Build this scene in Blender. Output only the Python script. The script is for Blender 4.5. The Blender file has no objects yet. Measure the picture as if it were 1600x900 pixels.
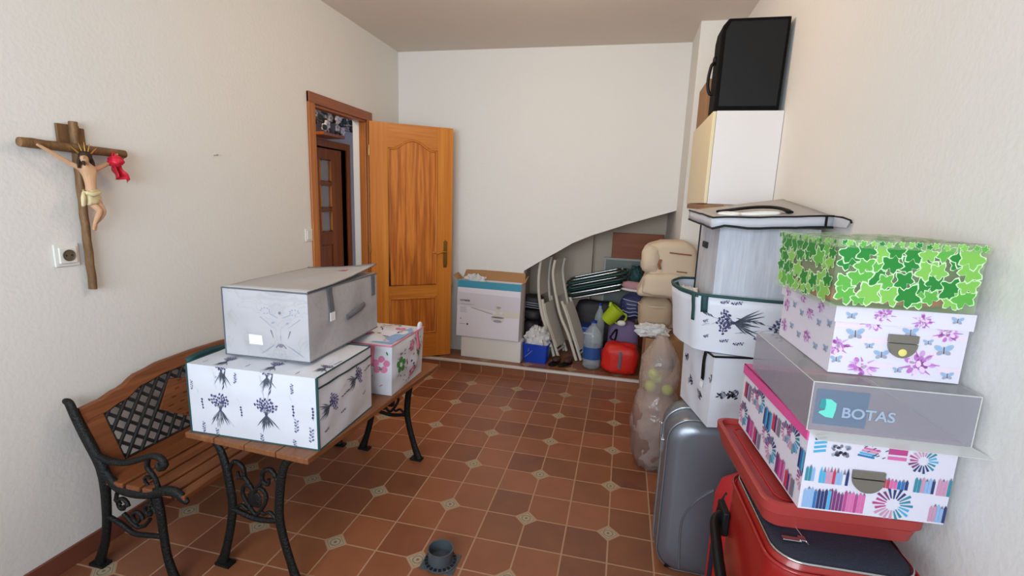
import bpy, math, random
from mathutils import Vector, Matrix, noise
sc = bpy.context.scene
COL = sc.collection
PI = math.pi
# ------------------------------------------------------------------ camera
YAW, PITCH, ROLL, FPX, CH = .2222, -.1827, .0368, 749.7, 1.5414
fw = Vector((-math.sin(YAW)*math.cos(PITCH), math.cos(YAW)*math.cos(PITCH), math.sin(PITCH)))
r0 = Vector((math.cos(YAW), math.sin(YAW), 0)); u0 = r0.cross(fw)
rr = r0*math.cos(ROLL)+u0*math.sin(ROLL); uu = -r0*math.sin(ROLL)+u0*math.cos(ROLL)
cd = bpy.data.cameras.new('camera'); cam = bpy.data.objects.new('camera', cd); COL.objects.link(cam)
cam.matrix_world = Matrix(((rr.x, uu.x, -fw.x, 0), (rr.y, uu.y, -fw.y, 0), (rr.z, uu.z, -fw.z, CH), (0, 0, 0, 1)))
cd.sensor_width = 36; cd.lens = FPX*36/1600; cd.clip_start = .02
sc.camera = cam
# ------------------------------------------------------------------ light
sc.view_settings.view_transform = 'Standard'; sc.view_settings.look = 'None'
sc.view_settings.gamma = 1; sc.view_settings.use_curve_mapping = False
sc.view_settings.exposure = 0.09
w = bpy.data.worlds.new('daylight'); sc.world = w; w.use_nodes = True
w.node_tree.nodes['Background'].inputs[0].default_value = (.55, .72, 1, 1)
w.node_tree.nodes['Background'].inputs[1].default_value = 1.2
def area(name, loc, direction, sx, sy, energy, color):
    l = bpy.data.lights.new(name, 'AREA'); l.shape = 'RECTANGLE'; l.size = sx; l.size_y = sy
    l.energy = energy; l.color = color
    o = bpy.data.objects.new(name, l); COL.objects.link(o); o.location = loc
    o.rotation_euler = Vector(direction).to_track_quat('-Z', 'Y').to_euler(); return o
wl_ = area('window_daylight', (-.75, -1.24, 1.75), (0, 1, .03), 2.3, 1.3, 68, (.80, .92, 1)); wl_.data.spread = 2.3
area('hall_lamp_light', (-2.95, 3.4, 2.68), (0, 0, -1), .5, .5, 16, (1, .84, .64))
pl_ = bpy.data.lights.new('warm_fill_light', 'POINT'); pl_.energy = 19; pl_.color = (1, .76, .52); pl_.shadow_soft_size = .16  # added warm fill to brighten back wall and ceiling, no actual lamp behind it
po_ = bpy.data.objects.new('warm_fill_light', pl_); COL.objects.link(po_); po_.location = (-.45, 2.5, 2.62)

# ------------------------------------------------------------------ materials
def srgb(c):
    return tuple((x/255/12.92 if x/255 <= .04045 else ((x/255+.055)/1.055)**2.4) for x in c)
MAT = {}
def mat(name, rgb, rough=.6, metal=0, alpha=1, spec=.5, bump=0, bscale=40, var=0, vscale=5, trans=0, sheen=0, coat=0):
    if name in MAT: return MAT[name]
    m = bpy.data.materials.new(name); m.use_nodes = True; nt = m.node_tree; b = nt.nodes['Principled BSDF']
    c = srgb(rgb)
    b.inputs['Base Color'].default_value = (*c, 1); b.inputs['Roughness'].default_value = rough
    b.inputs['Metallic'].default_value = metal; b.inputs['Alpha'].default_value = alpha
    b.inputs['Specular IOR Level'].default_value = spec
    b.inputs['Transmission Weight'].default_value = trans
    b.inputs['Coat Weight'].default_value = coat
    tc = nt.nodes.new('ShaderNodeTexCoord')
    if var:
        n = nt.nodes.new('ShaderNodeTexNoise'); n.inputs['Scale'].default_value = vscale; n.inputs['Detail'].default_value = 4
        mx = nt.nodes.new('ShaderNodeMix'); mx.data_type = 'RGBA'
        mx.inputs['A'].default_value = (*[x*(1-var) for x in c], 1); mx.inputs['B'].default_value = (*[min(1, x*(1+var)) for x in c], 1)
        nt.links.new(tc.outputs['Object'], n.inputs['Vector']); nt.links.new(n.outputs['Fac'], mx.inputs['Factor'])
        nt.links.new(mx.outputs['Result'], b.inputs['Base Color'])
    if bump:
        n = nt.nodes.new('ShaderNodeTexNoise'); n.inputs['Scale'].default_value = bscale; n.inputs['Detail'].default_value = 3
        bp = nt.nodes.new('ShaderNodeBump'); bp.inputs['Strength'].default_value = bump; bp.inputs['Distance'].default_value = .01
        nt.links.new(tc.outputs['Object'], n.inputs['Vector']); nt.links.new(n.outputs['Fac'], bp.inputs['Height'])
        nt.links.new(bp.outputs['Normal'], b.inputs['Normal'])
    MAT[name] = m; return m
def wood(name, c1, c2, rough=.35, axis='Z', scale=14, stretch=.09, dist=3.0, detail=2):
    m = bpy.data.materials.new(name); m.use_nodes = True; nt = m.node_tree; b = nt.nodes['Principled BSDF']
    N = nt.nodes.new; Lk = nt.links.new
    tc = N('ShaderNodeTexCoord'); mp = N('ShaderNodeMapping')
    s = [1, 1, 1]; s['XYZ'.index(axis)] = stretch; mp.inputs['Scale'].default_value = s
    Lk(tc.outputs['Object'], mp.inputs['Vector'])
    n1 = N('ShaderNodeTexNoise'); n1.inputs['Scale'].default_value = scale; n1.inputs['Detail'].default_value = detail; n1.inputs['Distortion'].default_value = .4
    Lk(mp.outputs['Vector'], n1.inputs['Vector'])
    mu = N('ShaderNodeMath'); mu.operation = 'MULTIPLY'; mu.inputs[1].default_value = dist*PI*2; Lk(n1.outputs['Fac'], mu.inputs[0])
    sn = N('ShaderNodeMath'); sn.operation = 'SINE'; Lk(mu.outputs[0], sn.inputs[0])
    n2 = N('ShaderNodeTexNoise'); n2.inputs['Scale'].default_value = scale*7; n2.inputs['Detail'].default_value = 4; Lk(mp.outputs['Vector'], n2.inputs['Vector'])
    ad = N('ShaderNodeMath'); ad.operation = 'MULTIPLY_ADD'; ad.inputs[1].default_value = .28; ad.inputs[2].default_value = .1
    Lk(sn.outputs[0], ad.inputs[0])
    a2 = N('ShaderNodeMath'); a2.operation = 'ADD'; Lk(ad.outputs[0], a2.inputs[0]); Lk(n2.outputs['Fac'], a2.inputs[1])
    cr = N('ShaderNodeMix'); cr.data_type = 'RGBA'; cr.clamp_factor = True
    cr.inputs['A'].default_value = (*srgb(c1), 1); cr.inputs['B'].default_value = (*srgb(c2), 1)
    Lk(a2.outputs[0], cr.inputs['Factor']); Lk(cr.outputs['Result'], b.inputs['Base Color'])
    b.inputs['Roughness'].default_value = rough; b.inputs['Specular IOR Level'].default_value = .4
    MAT[name] = m; return m
def tile_floor():
    m = bpy.data.materials.new('terracotta_tile'); m.use_nodes = True; nt = m.node_tree; b = nt.nodes['Principled BSDF']
    N = nt.nodes.new; Lk = nt.links.new
    def M(op, a, bb=None, c=None):
        n = N('ShaderNodeMath'); n.operation = op
        for i, v in enumerate((a, bb, c)):
            if v is None: continue
            if isinstance(v, (int, float)): n.inputs[i].default_value = v
            else: Lk(v, n.inputs[i])
        return n.outputs[0]
    tc = N('ShaderNodeTexCoord'); sp = N('ShaderNodeSeparateXYZ'); Lk(tc.outputs['Object'], sp.inputs[0])
    p = .1986
    x = M('ADD', sp.outputs[0], -.039+40*p); y = M('ADD', sp.outputs[1], -2.0919+40*p)
    def edge(v, per):      # distance to the nearest grid line
        f = M('MODULO', M('ADD', v, per*.5), per); return M('ABSOLUTE', M('ADD', f, -per*.5))
    ex, ey = edge(x, p), edge(y, p)
    dx, dy = edge(x, 2*p), edge(y, 2*p)
    man = M('ADD', dx, dy)
    cell = N('ShaderNodeCombineXYZ'); Lk(M('FLOOR', M('DIVIDE', x, p)), cell.inputs[0]); Lk(M('FLOOR', M('DIVIDE', y, p)), cell.inputs[1])
    wn = N('ShaderNodeTexWhiteNoise'); wn.noise_dimensions = '2D'; Lk(cell.outputs[0], wn.inputs['Vector'])
    ns = N('ShaderNodeTexNoise'); ns.inputs['Scale'].default_value = 7; ns.inputs['Detail'].default_value = 5; Lk(tc.outputs['Object'], ns.inputs['Vector'])
    ramp = N('ShaderNodeValToRGB'); e = ramp.color_ramp.elements
    e[0].position = 0; e[0].color = (*srgb((88, 50, 42)), 1); e[1].position = 1; e[1].color = (*srgb((150, 93, 62)), 1)
    k = e.new(.12); k.color = (*srgb((114, 68, 48)), 1); k = e.new(.42); k.color = (*srgb((130, 79, 53)), 1)
    Lk(M('ADD', M('MULTIPLY', wn.outputs['Value'], .7), M('MULTIPLY', M('ADD', ns.outputs['Fac'], -.25), .6)), ramp.inputs[0])
    grout = M('LESS_THAN', M('MINIMUM', ex, ey), .0036)
    dia_out = M('LESS_THAN', man, .058); dia_in = M('LESS_THAN', man, .049)
    rad = M('SQRT', M('ADD', M('MULTIPLY', dx, dx), M('MULTIPLY', dy, dy)))
    ring = M('MULTIPLY', M('GREATER_THAN', rad, .019), M('LESS_THAN', rad, .023))
    ctr = M('LESS_THAN', rad, .007)
    lin = M('MULTIPLY', M('GREATER_THAN', man, .040), M('LESS_THAN', man, .043))
    orn = M('MINIMUM', M('ADD', M('ADD', ring, ctr), lin), 1)
    def mix(f, a, bb):
        n = N('ShaderNodeMix'); n.data_type = 'RGBA'; Lk(f, n.inputs['Factor'])
        for s, v in (('A', a), ('B', bb)):
            if isinstance(v, tuple): n.inputs[s].default_value = (*srgb(v), 1)
            else: Lk(v, n.inputs[s])
        return n.outputs['Result']
    g = (168, 130, 102)
    c = mix(grout, ramp.outputs[0], g)
    c = mix(dia_out, c, g)
    c = mix(dia_in, c, (166, 148, 122))
    c = mix(M('MULTIPLY', dia_in, orn), c, (112, 98, 80))
    Lk(c, b.inputs['Base Color'])
    rg = M('MULTIPLY_ADD', M('MAXIMUM', grout, dia_out), .3, M('MULTIPLY_ADD', ns.outputs['Fac'], .2, .27)); Lk(rg, b.inputs['Roughness'])
    h = M('SUBTRACT', M('MULTIPLY', ns.outputs['Fac'], .3), M('MAXIMUM', grout, M('SUBTRACT', dia_out, dia_in)))
    bp = N('ShaderNodeBump'); bp.inputs['Strength'].default_value = .35; bp.inputs['Distance'].default_value = .003
    Lk(h, bp.inputs['Height']); Lk(bp.outputs['Normal'], b.inputs['Normal'])
    MAT['tile'] = m; return m
def marble():
    m = bpy.data.materials.new('grey_marbled_print'); m.use_nodes = True; nt = m.node_tree; b = nt.nodes['Principled BSDF']
    N = nt.nodes.new; Lk = nt.links.new
    tc = N('ShaderNodeTexCoord'); sp = N('ShaderNodeSeparateXYZ'); Lk(tc.outputs['Object'], sp.inputs[0])
    def M(op, a, v, c=0):
        n = N('ShaderNodeMath'); n.operation = op; Lk(a, n.inputs[0]); n.inputs[1].default_value = v; n.inputs[2].default_value = c; return n.outputs[0]
    ax = M('ABSOLUTE', M('ADD', sp.outputs[0], -.245), 0); ay = M('PINGPONG', sp.outputs[1], .24)
    cb = N('ShaderNodeCombineXYZ'); Lk(ax, cb.inputs[0]); Lk(ay, cb.inputs[1]); Lk(sp.outputs[2], cb.inputs[2])
    n = N('ShaderNodeTexNoise'); n.inputs['Scale'].default_value = 9; n.inputs['Detail'].default_value = 6; n.inputs['Distortion'].default_value = 1.3
    Lk(cb.outputs[0], n.inputs['Vector'])
    v = M('ABSOLUTE', M('ADD', n.outputs['Fac'], -.5), 0)
    r = N('ShaderNodeValToRGB'); e = r.color_ramp.elements
    e[0].position = 0; e[0].color = (*srgb((172, 170, 172)), 1); e[1].position = .03; e[1].color = (*srgb((180, 178, 182)), 1)
    Lk(v, r.inputs[0])
    n2 = N('ShaderNodeTexNoise'); n2.inputs['Scale'].default_value = 5; Lk(cb.outputs[0], n2.inputs['Vector'])
    mx = N('ShaderNodeMix'); mx.data_type = 'RGBA'; mx.blend_type = 'MULTIPLY'; mx.inputs['Factor'].default_value = .45
    Lk(r.outputs[0], mx.inputs['A']); Lk(n2.outputs['Fac'], mx.inputs['B']); 
    r2 = N('ShaderNodeValToRGB'); r2.color_ramp.elements[0].position = .35; r2.color_ramp.elements[0].color = (.72, .72, .73, 1); r2.color_ramp.elements[1].position = .55
    Lk(n2.outputs['Fac'], r2.inputs[0]); Lk(r2.outputs[0], mx.inputs['B'])
    Lk(mx.outputs['Result'], b.inputs['Base Color']); b.inputs['Roughness'].default_value = .45
    MAT['marble'] = m; return m
tile_floor(); marble()
mat('wall', (229, 226, 221), .85, bump=.12, bscale=60)
mat('ceil', (220, 208, 196), .9, bump=.1, bscale=40)
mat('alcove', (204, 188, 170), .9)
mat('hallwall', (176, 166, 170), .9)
mat('skirt', (118, 66, 50), .45, var=.15)
mat('nosing', (205, 200, 194), .4)
wood('door_panel', (150, 72, 20), (216, 132, 54), .3, 'Z', 13, .055, 4.0)
wood('door_stile', (192, 108, 34), (222, 146, 62), .3, 'Z', 12, .03, 1.5)
wood('door_rail', (184, 102, 32), (218, 142, 60), .3, 'X', 12, .05, 1.5)
wood('hall_wood', (128, 58, 20), (176, 96, 40), .3, 'Z', 12, .04, 1.5)
wood('casing_wood', (150, 84, 34), (196, 122, 58), .35, 'Z', 12, .04, 1.5)
wood('casing_top', (130, 68, 34), (168, 98, 54), .35, 'Y', 12, .04, 1.5)
wood('bench_wood', (96, 50, 26), (150, 88, 48), .42, 'Y', 16, .05, 1.5)
wood('table_wood', (104, 60, 34), (150, 98, 60), .45, 'Y', 16, .05, 1.5)
wood('cross_wood', (84, 58, 34), (142, 104, 66), .6, 'Z', 60, .2, 1.2)
mat('iron', (15, 16, 15), .55, .1, spec=.35, bump=.5, bscale=120)
mat('lattice_black', (24, 24, 26), .5)
mat('brass', (190, 150, 80), .25, 1)
mat('steel', (190, 190, 192), .25, 1)
mat('plastic_white', (226, 224, 218), .35)
mat('socket_dark', (96, 84, 66), .5)
mat('hole', (12, 12, 12), .8)
mat('pvc', (72, 78, 84), .35)
mat('slot', (10, 10, 12), .9)
mat('white_cloth', (210, 211, 219), .5, bump=.25, bscale=9)
mat('grey_cloth', (190, 191, 198), .55, bump=.25, bscale=9, var=.12, vscale=14)
mat('grey_cloth_lid', (172, 168, 166), .6, bump=.2, bscale=12)
mat('greypipe', (96, 98, 106), .6)
mat('teal', (24, 66, 68), .6)
mat('tealdark', (20, 44, 50), .6)
mat('black', (11, 10, 11), .55, spec=.3)
mat('navy', (24, 26, 44), .75, bump=.3, bscale=300)
mat('lav1', (62, 60, 104), .6); mat('lav2', (96, 96, 132), .6); mat('stem', (66, 74, 88), .6)
mat('faint', (150, 154, 172), .6)
mat('pinkband', (214, 120, 146), .5); mat('pinkf', (214, 120, 158), .5); mat('greenf', (60, 128, 62), .5); mat('navyf', (30, 34, 70), .5)
mat('label', (232, 232, 232), .5)
mat('ivy_dark', (30, 128, 48), .35, alpha=.96); mat('ivy_light', (128, 190, 82), .35, alpha=.93); mat('ivy_mid', (92, 172, 66), .35, alpha=.93)
mat('ivy_edge', (210, 232, 190), .35, alpha=.9)
mat('clear', (214, 216, 214), .12, alpha=.22); mat('clear_g', (176, 204, 150), .15, alpha=.26)
mat('clear_edge', (226, 226, 222), .15, alpha=.6)
mat('clear_tint', (176, 170, 180), .15, alpha=.36)
mat('card_white', (214, 208, 220), .5)
mat('pur1', (182, 110, 184), .5); mat('pur2', (200, 150, 204), .5); mat('pur3', (222, 194, 222), .5); mat('butter', (156, 172, 196), .5); mat('stripe', (222, 204, 218), .5)
mat('pinklid', (214, 84, 148), .4); mat('antique', (138, 134, 124), .4, .75)
for k, c in dict(p_navy=(38, 52, 104), p_blue=(40, 108, 168), p_cyan=(70, 164, 206), p_mag=(178, 62, 128), p_plum=(118, 50, 108), p_pink=(210, 100, 160), p_red=(188, 50, 84), p_teal=(44, 130, 150), p_sky=(134, 170, 212), p_rose=(196, 140, 168), p_grey=(120, 114, 130), ink=(50, 46, 60)).items(): mat(k, c, .5)
mat('red_shell', (146, 28, 25), .3, coat=.2); mat('red_plastic', (156, 52, 50), .42); mat('red_cloth', (186, 30, 36), .6, bump=.3, bscale=20)
mat('red_ribbon', (214, 30, 56), .45); mat('red_vivid', (206, 34, 24), .5, bump=.4, bscale=18)
mat('silver_shell', (118, 122, 130), .3, .55); mat('silver_line', (150, 154, 160), .25, .7)
mat('cabinet_beige', (222, 206, 166), .4); mat('cabinet_white', (224, 218, 216), .4)
mat('cardboard', (150, 112, 76), .8); mat('cardboard_in', (168, 126, 84), .8)
mat('speaker', (9, 8, 8), .8, spec=.15, bump=.3, bscale=200)
mat('box_teal', (58, 146, 172), .5); mat('box_print', (226, 222, 232), .5); mat('box_shade', (212, 206, 216), .5)
mat('blueplastic', (16, 62, 176), .35); mat('bluecool', (24, 60, 146), .4); mat('bagwhite', (216, 216, 216), .35, alpha=.9)
mat('chairwhite', (214, 208, 196), .45); mat('greentube', (30, 72, 66), .4); mat('greenfabric', (62, 100, 92), .8); mat('brownfabric', (150, 118, 98), .8)
mat('lime', (164, 190, 30), .4); mat('purple', (108, 92, 132), .6, bump=.3, bscale=18); mat('darkbag', (46, 40, 44), .6, bump=.4, bscale=20)
mat('bluestripe', (40, 44, 92), .6, bump=.3, bscale=14); mat('lightstripe', (170, 172, 192), .6)
mat('water', (196, 208, 214), .1, alpha=.38); mat('bluelabel', (44, 84, 150), .4, alpha=.9)
mat('beige', (206, 188, 164), .8, bump=.3, bscale=14); mat('beige2', (176, 154, 128), .8, bump=.3, bscale=14); mat('zipbrown', (140, 84, 54), .6)
mat('sack', (190, 170, 160), .12, alpha=.48, bump=1.0, bscale=22); mat('sackin', (124, 94, 82), .8, bump=.5, bscale=14); mat('tennis', (196, 210, 70), .7)
mat('pinkshoe', (188, 140, 150), .6); mat('slipper', (70, 40, 34), .7); mat('frame', (176, 172, 162), .5); mat('frameglass', (120, 128, 124), .2)
wood('boardwood', (132, 62, 20), (168, 90, 38), .5, 'X', 10, .1, 1.5)
mat('skin', (204, 160, 124), .55); mat('loin', (220, 204, 160), .6); mat('hair', (52, 30, 18), .7); mat('gold', (196, 150, 76), .4, .6)
mat('glass', (190, 170, 140), .08, alpha=.35); mat('petal', (216, 206, 212), .6); mat('leafdark', (40, 50, 40), .6); mat('pot', (70, 68, 72), .5)
mat('windowframe', (230, 228, 224), .4)

# ------------------------------------------------------------------ mesh builder
class MB:
    def __init__(s, T=None): s.v = []; s.f = []; s.m = []; s.mats = []; s.T = T; s.cur = 0
    def use(s, name):
        if name not in s.mats: s.mats.append(name)
        s.cur = s.mats.index(name); return s
    def add(s, vs, fs):
        n = len(s.v)
        for p in vs:
            p = Vector(p); s.v.append(s.T @ p if s.T else p)
        for f in fs: s.f.append([n+i for i in f]); s.m.append(s.cur)
    def box(s, a, b, T=None):
        (x0, y0, z0), (x1, y1, z1) = a, b
        vs = [Vector(q) for q in ((x0, y0, z0), (x1, y0, z0), (x1, y1, z0), (x0, y1, z0), (x0, y0, z1), (x1, y0, z1), (x1, y1, z1), (x0, y1, z1))]
        if T: vs = [T @ q for q in vs]
        s.add(vs, [(0, 3, 2, 1), (4, 5, 6, 7), (0, 1, 5, 4), (1, 2, 6, 5), (2, 3, 7, 6), (3, 0, 4, 7)]); return s
    def prism(s, poly, fn, a, b):   # poly 2D, fn(u,v,t)->3D
        n = len(poly)
        s.add([fn(u, v, a) for u, v in poly]+[fn(u, v, b) for u, v in poly],
              [list(range(n))[::-1], list(range(n, 2*n))]+[(i, (i+1) % n, n+(i+1) % n, n+i) for i in range(n)]); return s
    def tube(s, pts, r, seg=8, closed=False, flat=1.0, smooth=0, up=None):
        pts = [Vector(p) for p in pts]; rs = list(r) if isinstance(r, (list, tuple)) else [r]*len(pts)
        if smooth: pts, rs = catmull(pts, rs, smooth, closed)
        n = len(pts); vs = []; prev = None
        for i, p in enumerate(pts):
            if closed: t = pts[(i+1) % n]-pts[i-1]
            else: t = pts[min(i+1, n-1)]-pts[max(i-1, 0)]
            if t.length < 1e-9: t = Vector((0, 0, 1))
            t.normalize()
            if up is not None: a = Vector(up)
            elif prev is not None: a = prev
            else: a = Vector((0, 0, 1)) if abs(t.z) < .9 else Vector((1, 0, 0))
            a = a-t*a.dot(t)
            if a.length < 1e-6: a = t.orthogonal()
            a.normalize(); prev = a; b = t.cross(a)
            for k in range(seg):
                th = 2*PI*k/seg; vs.append(p+a*math.cos(th)*rs[i]+b*math.sin(th)*rs[i]*flat)
        fs = []
        for i in range(n if closed else n-1):
            j = (i+1) % n
            for k in range(seg): fs.append((i*seg+k, i*seg+(k+1) % seg, j*seg+(k+1) % seg, j*seg+k))
        if not closed: fs += [list(range(seg))[::-1], [(n-1)*seg+k for k in range(seg)]]
        s.add(vs, fs); return s
    def lathe(s, prof, c, seg=24, axis='Z', sx=1, sy=1):
        c = Vector(c); vs = []
        for r, z in prof:
            for k in range(seg):
                th = 2*PI*k/seg; q = (r*math.cos(th)*sx, r*math.sin(th)*sy, z)
                if axis == 'X': q = (q[2], q[0], q[1])
                if axis == 'Y': q = (q[0], q[2], q[1])
                vs.append(c+Vector(q))
        fs = [(i*seg+k, i*seg+(k+1) % seg, (i+1)*seg+(k+1) % seg, (i+1)*seg+k) for i in range(len(prof)-1) for k in range(seg)]
        if prof[0][0] > 1e-5: fs.append(list(range(seg))[::-1])
        if prof[-1][0] > 1e-5: fs.append([(len(prof)-1)*seg+k for k in range(seg)])
        s.add(vs, fs); return s
    def blob(s, c, size, seed=0, amp=.12, freq=2.2, power=2.6, nu=28, nv=18, T=None, flatbottom=True, crumple=0):
        c = Vector(c); sx, sy, sz = [q/2 for q in size]; vs = []
        sp = lambda v: math.copysign(abs(v)**(2/power), v)
        for j in range(nv+1):
            ph = -PI/2+PI*j/nv
            for i in range(nu):
                th = 2*PI*i/nu
                d = Vector((sp(math.cos(ph))*sp(math.cos(th)), sp(math.cos(ph))*sp(math.sin(th)), sp(math.sin(ph))))
                k = 1+amp*noise.noise(d*freq+Vector((seed*7.1, seed*3.3, seed)))
                if crumple: k += crumple*(noise.noise(d*freq*4+Vector((seed, 5, 1)))) + crumple*.6*abs(noise.noise(d*freq*9+Vector((seed, 1, 7))))
                q = Vector((d.x*sx, d.y*sy, d.z*sz))*k
                if flatbottom: q.z = max(q.z, -sz)
                if T: q = T @ q
                vs.append(c+q)
        fs = [(j*nu+i, j*nu+(i+1) % nu, (j+1)*nu+(i+1) % nu, (j+1)*nu+i) for j in range(nv) for i in range(nu)]
        s.add(vs, fs); return s
    def build(s, name, material=None, parent=None, smooth=None, bevel=0, bseg=2, world=False, solid=0, subsurf=0):
        me = bpy.data.meshes.new(name)
        vs = s.v
        if world and parent is not None:
            inv = gm(parent).inverted(); vs = [inv @ p for p in s.v]
        elif world: pass
        me.from_pydata([tuple(p) for p in vs], [], s.f)
        if s.mats:
            for n in s.mats: me.materials.append(MAT[n])
            me.polygons.foreach_set('material_index', s.m)
        if material: me.materials.clear(); me.materials.append(MAT[material]); me.polygons.foreach_set('material_index', [0]*len(s.f))
        me.update()
        o = bpy.data.objects.new(name, me); COL.objects.link(o)
        if parent is not None: o.parent = parent
        if bevel:
            b = o.modifiers.new('bevel', 'BEVEL'); b.width = bevel; b.segments = bseg; b.limit_method = 'ANGLE'; b.angle_limit = math.radians(40)
        if solid:
            b = o.modifiers.new('solid', 'SOLIDIFY'); b.thickness = solid; b.offset = 0
        if subsurf:
            b = o.modifiers.new('sub', 'SUBSURF'); b.levels = subsurf; b.render_levels = subsurf
        if smooth:
            me.shade_smooth()
            if smooth < 180: me.set_sharp_from_angle(angle=math.radians(smooth))
        return o
def gm(o):
    m = Matrix.Translation(o.location) @ o.rotation_euler.to_matrix().to_4x4()
    return gm(o.parent) @ m if o.parent else m
def catmull(P, Rr, k, closed=False):
    n = len(P); out = []; ro = []
    g = (lambda i: P[i % n]) if closed else (lambda i: P[max(0, min(n-1, i))])
    h = (lambda i: Rr[i % n]) if closed else (lambda i: Rr[max(0, min(n-1, i))])
    for i in range(n if closed else n-1):
        for j in range(k):
            t = j/k; a, b, c, d = g(i-1), g(i), g(i+1), g(i+2)
            out.append(.5*((2*b)+(c-a)*t+(2*a-5*b+4*c-d)*t*t+(3*b-a-3*c+d)*t**3)); ro.append(h(i)*(1-t)+h(i+1)*t)
    if not closed: out.append(P[-1]); ro.append(Rr[-1])
    return out, ro
def tag(o, label=None, cat=None, group=None, kind=None):
    for k, v in (('label', label), ('category', cat), ('group', group), ('kind', kind)):
        if v: o[k] = v
    return o
def thing(name, label, cat, loc=(0, 0, 0), rz=0, group=None):
    o = bpy.data.objects.new(name, None); COL.objects.link(o); o.location = loc; o.rotation_euler = (0, 0, rz)
    o.empty_display_size = .05
    return tag(o, label, cat, group)
def struct(name, mb, material=None, parent=None, **k):
    o = mb.build(name, material, parent, **k)
    if parent is None: o['kind'] = 'structure'
    return o
def text_polys(body, size, bold=0):
    c = bpy.data.curves.new('t', 'FONT'); c.body = body; c.size = size; c.offset = bold
    o = bpy.data.objects.new('t', c); COL.objects.link(o)
    dg = bpy.context.evaluated_depsgraph_get(); me = o.evaluated_get(dg).to_mesh()
    vs = [(p.co.x, p.co.y) for p in me.vertices]; fs = [list(p.vertices) for p in me.polygons]
    o.evaluated_get(dg).to_mesh_clear(); bpy.data.objects.remove(o); bpy.data.curves.remove(c)
    return vs, fs

# ------------------------------------------------------------------ room shell
LW, RW, D, H, FY, PS, PZ = -2.099, .715, 4.28, 2.81, -1.1, 3.965, .08
struct('floor', MB().box((LW-.02, FY, -.1), (RW, PS, 0)), 'tile')
struct('floor', MB().box((LW, PS, -.1), (.45, 5.25, PZ)), 'tile')
o = struct('trim_1', MB().box((LW, PS-.008, PZ-.014), (RW, PS+.028, PZ+.006)), 'nosing', bevel=.004)
struct('ceiling', MB().box((LW-.12, FY-.12, H), (RW+.12, 5.3, H+.1)), 'ceil')
DY0, DY1, DT = 3.005, 3.69, 2.125         # door opening in the left wall
W = MB()
W.box((LW-.12, FY-.12, -.1), (LW, DY0, H)); W.box((LW-.12, DY1, -.1), (LW, D, H)); W.box((LW-.12, DY0, DT), (LW, DY1, H))
W.box((LW-.12, DY0, -.1), (LW, DY1, PZ))
struct('wall_left', W, 'wall')
W = MB(); W.box((RW, FY-.12, -.1), (RW+.12, 3.82, H)); struct('wall_right', W, 'wall')
W = MB(); W.box((.42, 3.82, -.1), (RW+.12, 5.3, H)); struct('wall_pillar', W, 'wall')
arch = [(-.86, PZ), (-.86, .90), (-.71, 1.0), (-.57, 1.087), (-.43, 1.178), (-.265, 1.256), (-.13, 1.306), (.03, 1.367), (.235, 1.437), (.42, 1.497)]
poly = [(LW, PZ)]+arch+[(.42, H), (LW, H)]
W = MB().prism(poly, lambda u, v, t: (u, t, v), D, D+.12); struct('wall_back', W, 'wall')
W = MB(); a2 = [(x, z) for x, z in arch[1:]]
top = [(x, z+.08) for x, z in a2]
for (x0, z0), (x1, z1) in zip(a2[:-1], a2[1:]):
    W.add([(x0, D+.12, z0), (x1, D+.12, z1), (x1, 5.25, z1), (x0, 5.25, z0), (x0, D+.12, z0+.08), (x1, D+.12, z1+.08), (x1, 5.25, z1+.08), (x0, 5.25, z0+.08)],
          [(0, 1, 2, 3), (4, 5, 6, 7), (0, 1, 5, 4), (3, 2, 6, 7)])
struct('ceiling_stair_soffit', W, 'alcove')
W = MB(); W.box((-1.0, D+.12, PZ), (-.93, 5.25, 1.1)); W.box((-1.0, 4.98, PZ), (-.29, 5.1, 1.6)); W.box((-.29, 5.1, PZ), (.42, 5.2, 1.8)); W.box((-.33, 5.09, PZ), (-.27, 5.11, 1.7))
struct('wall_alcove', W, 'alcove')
W = MB(); wx0, wx1, wz0, wz1 = -1.9, .4, .85, 2.3
W.box((LW-.12, FY-.12, -.1), (wx0, FY, H)); W.box((wx1, FY-.12, -.1), (RW+.12, FY, H)); W.box((wx0, FY-.12, -.1), (wx1, FY, wz0)); W.box((wx0, FY-.12, wz1), (wx1, FY, H))
struct('wall_front', W, 'wall')
W = MB()
for a, b in (((wx0, FY-.1, wz0), (wx0+.06, FY-.03, wz1)), ((wx1-.06, FY-.1, wz0), (wx1, FY-.03, wz1)), ((wx0, FY-.1, wz0), (wx1, FY-.03, wz0+.06)), ((wx0, FY-.1, wz1-.06), (wx1, FY-.03, wz1)), ((-.78, FY-.1, wz0), (-.72, FY-.03, wz1))): W.box(a, b)
struct('window_1', W, 'windowframe')
struct('baseboard_left', MB().box((LW, FY, 0), (LW+.012, DY0-.075, .085)), 'skirt', bevel=.003)
struct('baseboard_right', MB().box((RW-.012, FY, 0), (RW, 3.8, .085)), 'skirt', bevel=.003)
# hall beyond the door
W = MB(); W.box((-3.35, 2.0, -.1), (LW-.12, 5.6, PZ-.001)); struct('floor_hall', W, 'tile')
HX = -3.05
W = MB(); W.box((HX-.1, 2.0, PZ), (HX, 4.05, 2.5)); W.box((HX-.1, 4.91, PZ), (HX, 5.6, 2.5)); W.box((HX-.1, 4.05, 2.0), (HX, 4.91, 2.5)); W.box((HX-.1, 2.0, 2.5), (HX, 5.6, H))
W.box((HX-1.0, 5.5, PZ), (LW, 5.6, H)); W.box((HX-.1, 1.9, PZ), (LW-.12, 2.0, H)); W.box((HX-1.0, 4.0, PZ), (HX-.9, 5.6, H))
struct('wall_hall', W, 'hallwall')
struct('ceiling_hall', MB().box((-4.1, 1.9, H), (LW-.121, 5.6, H+.1)), 'ceil')

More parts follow.
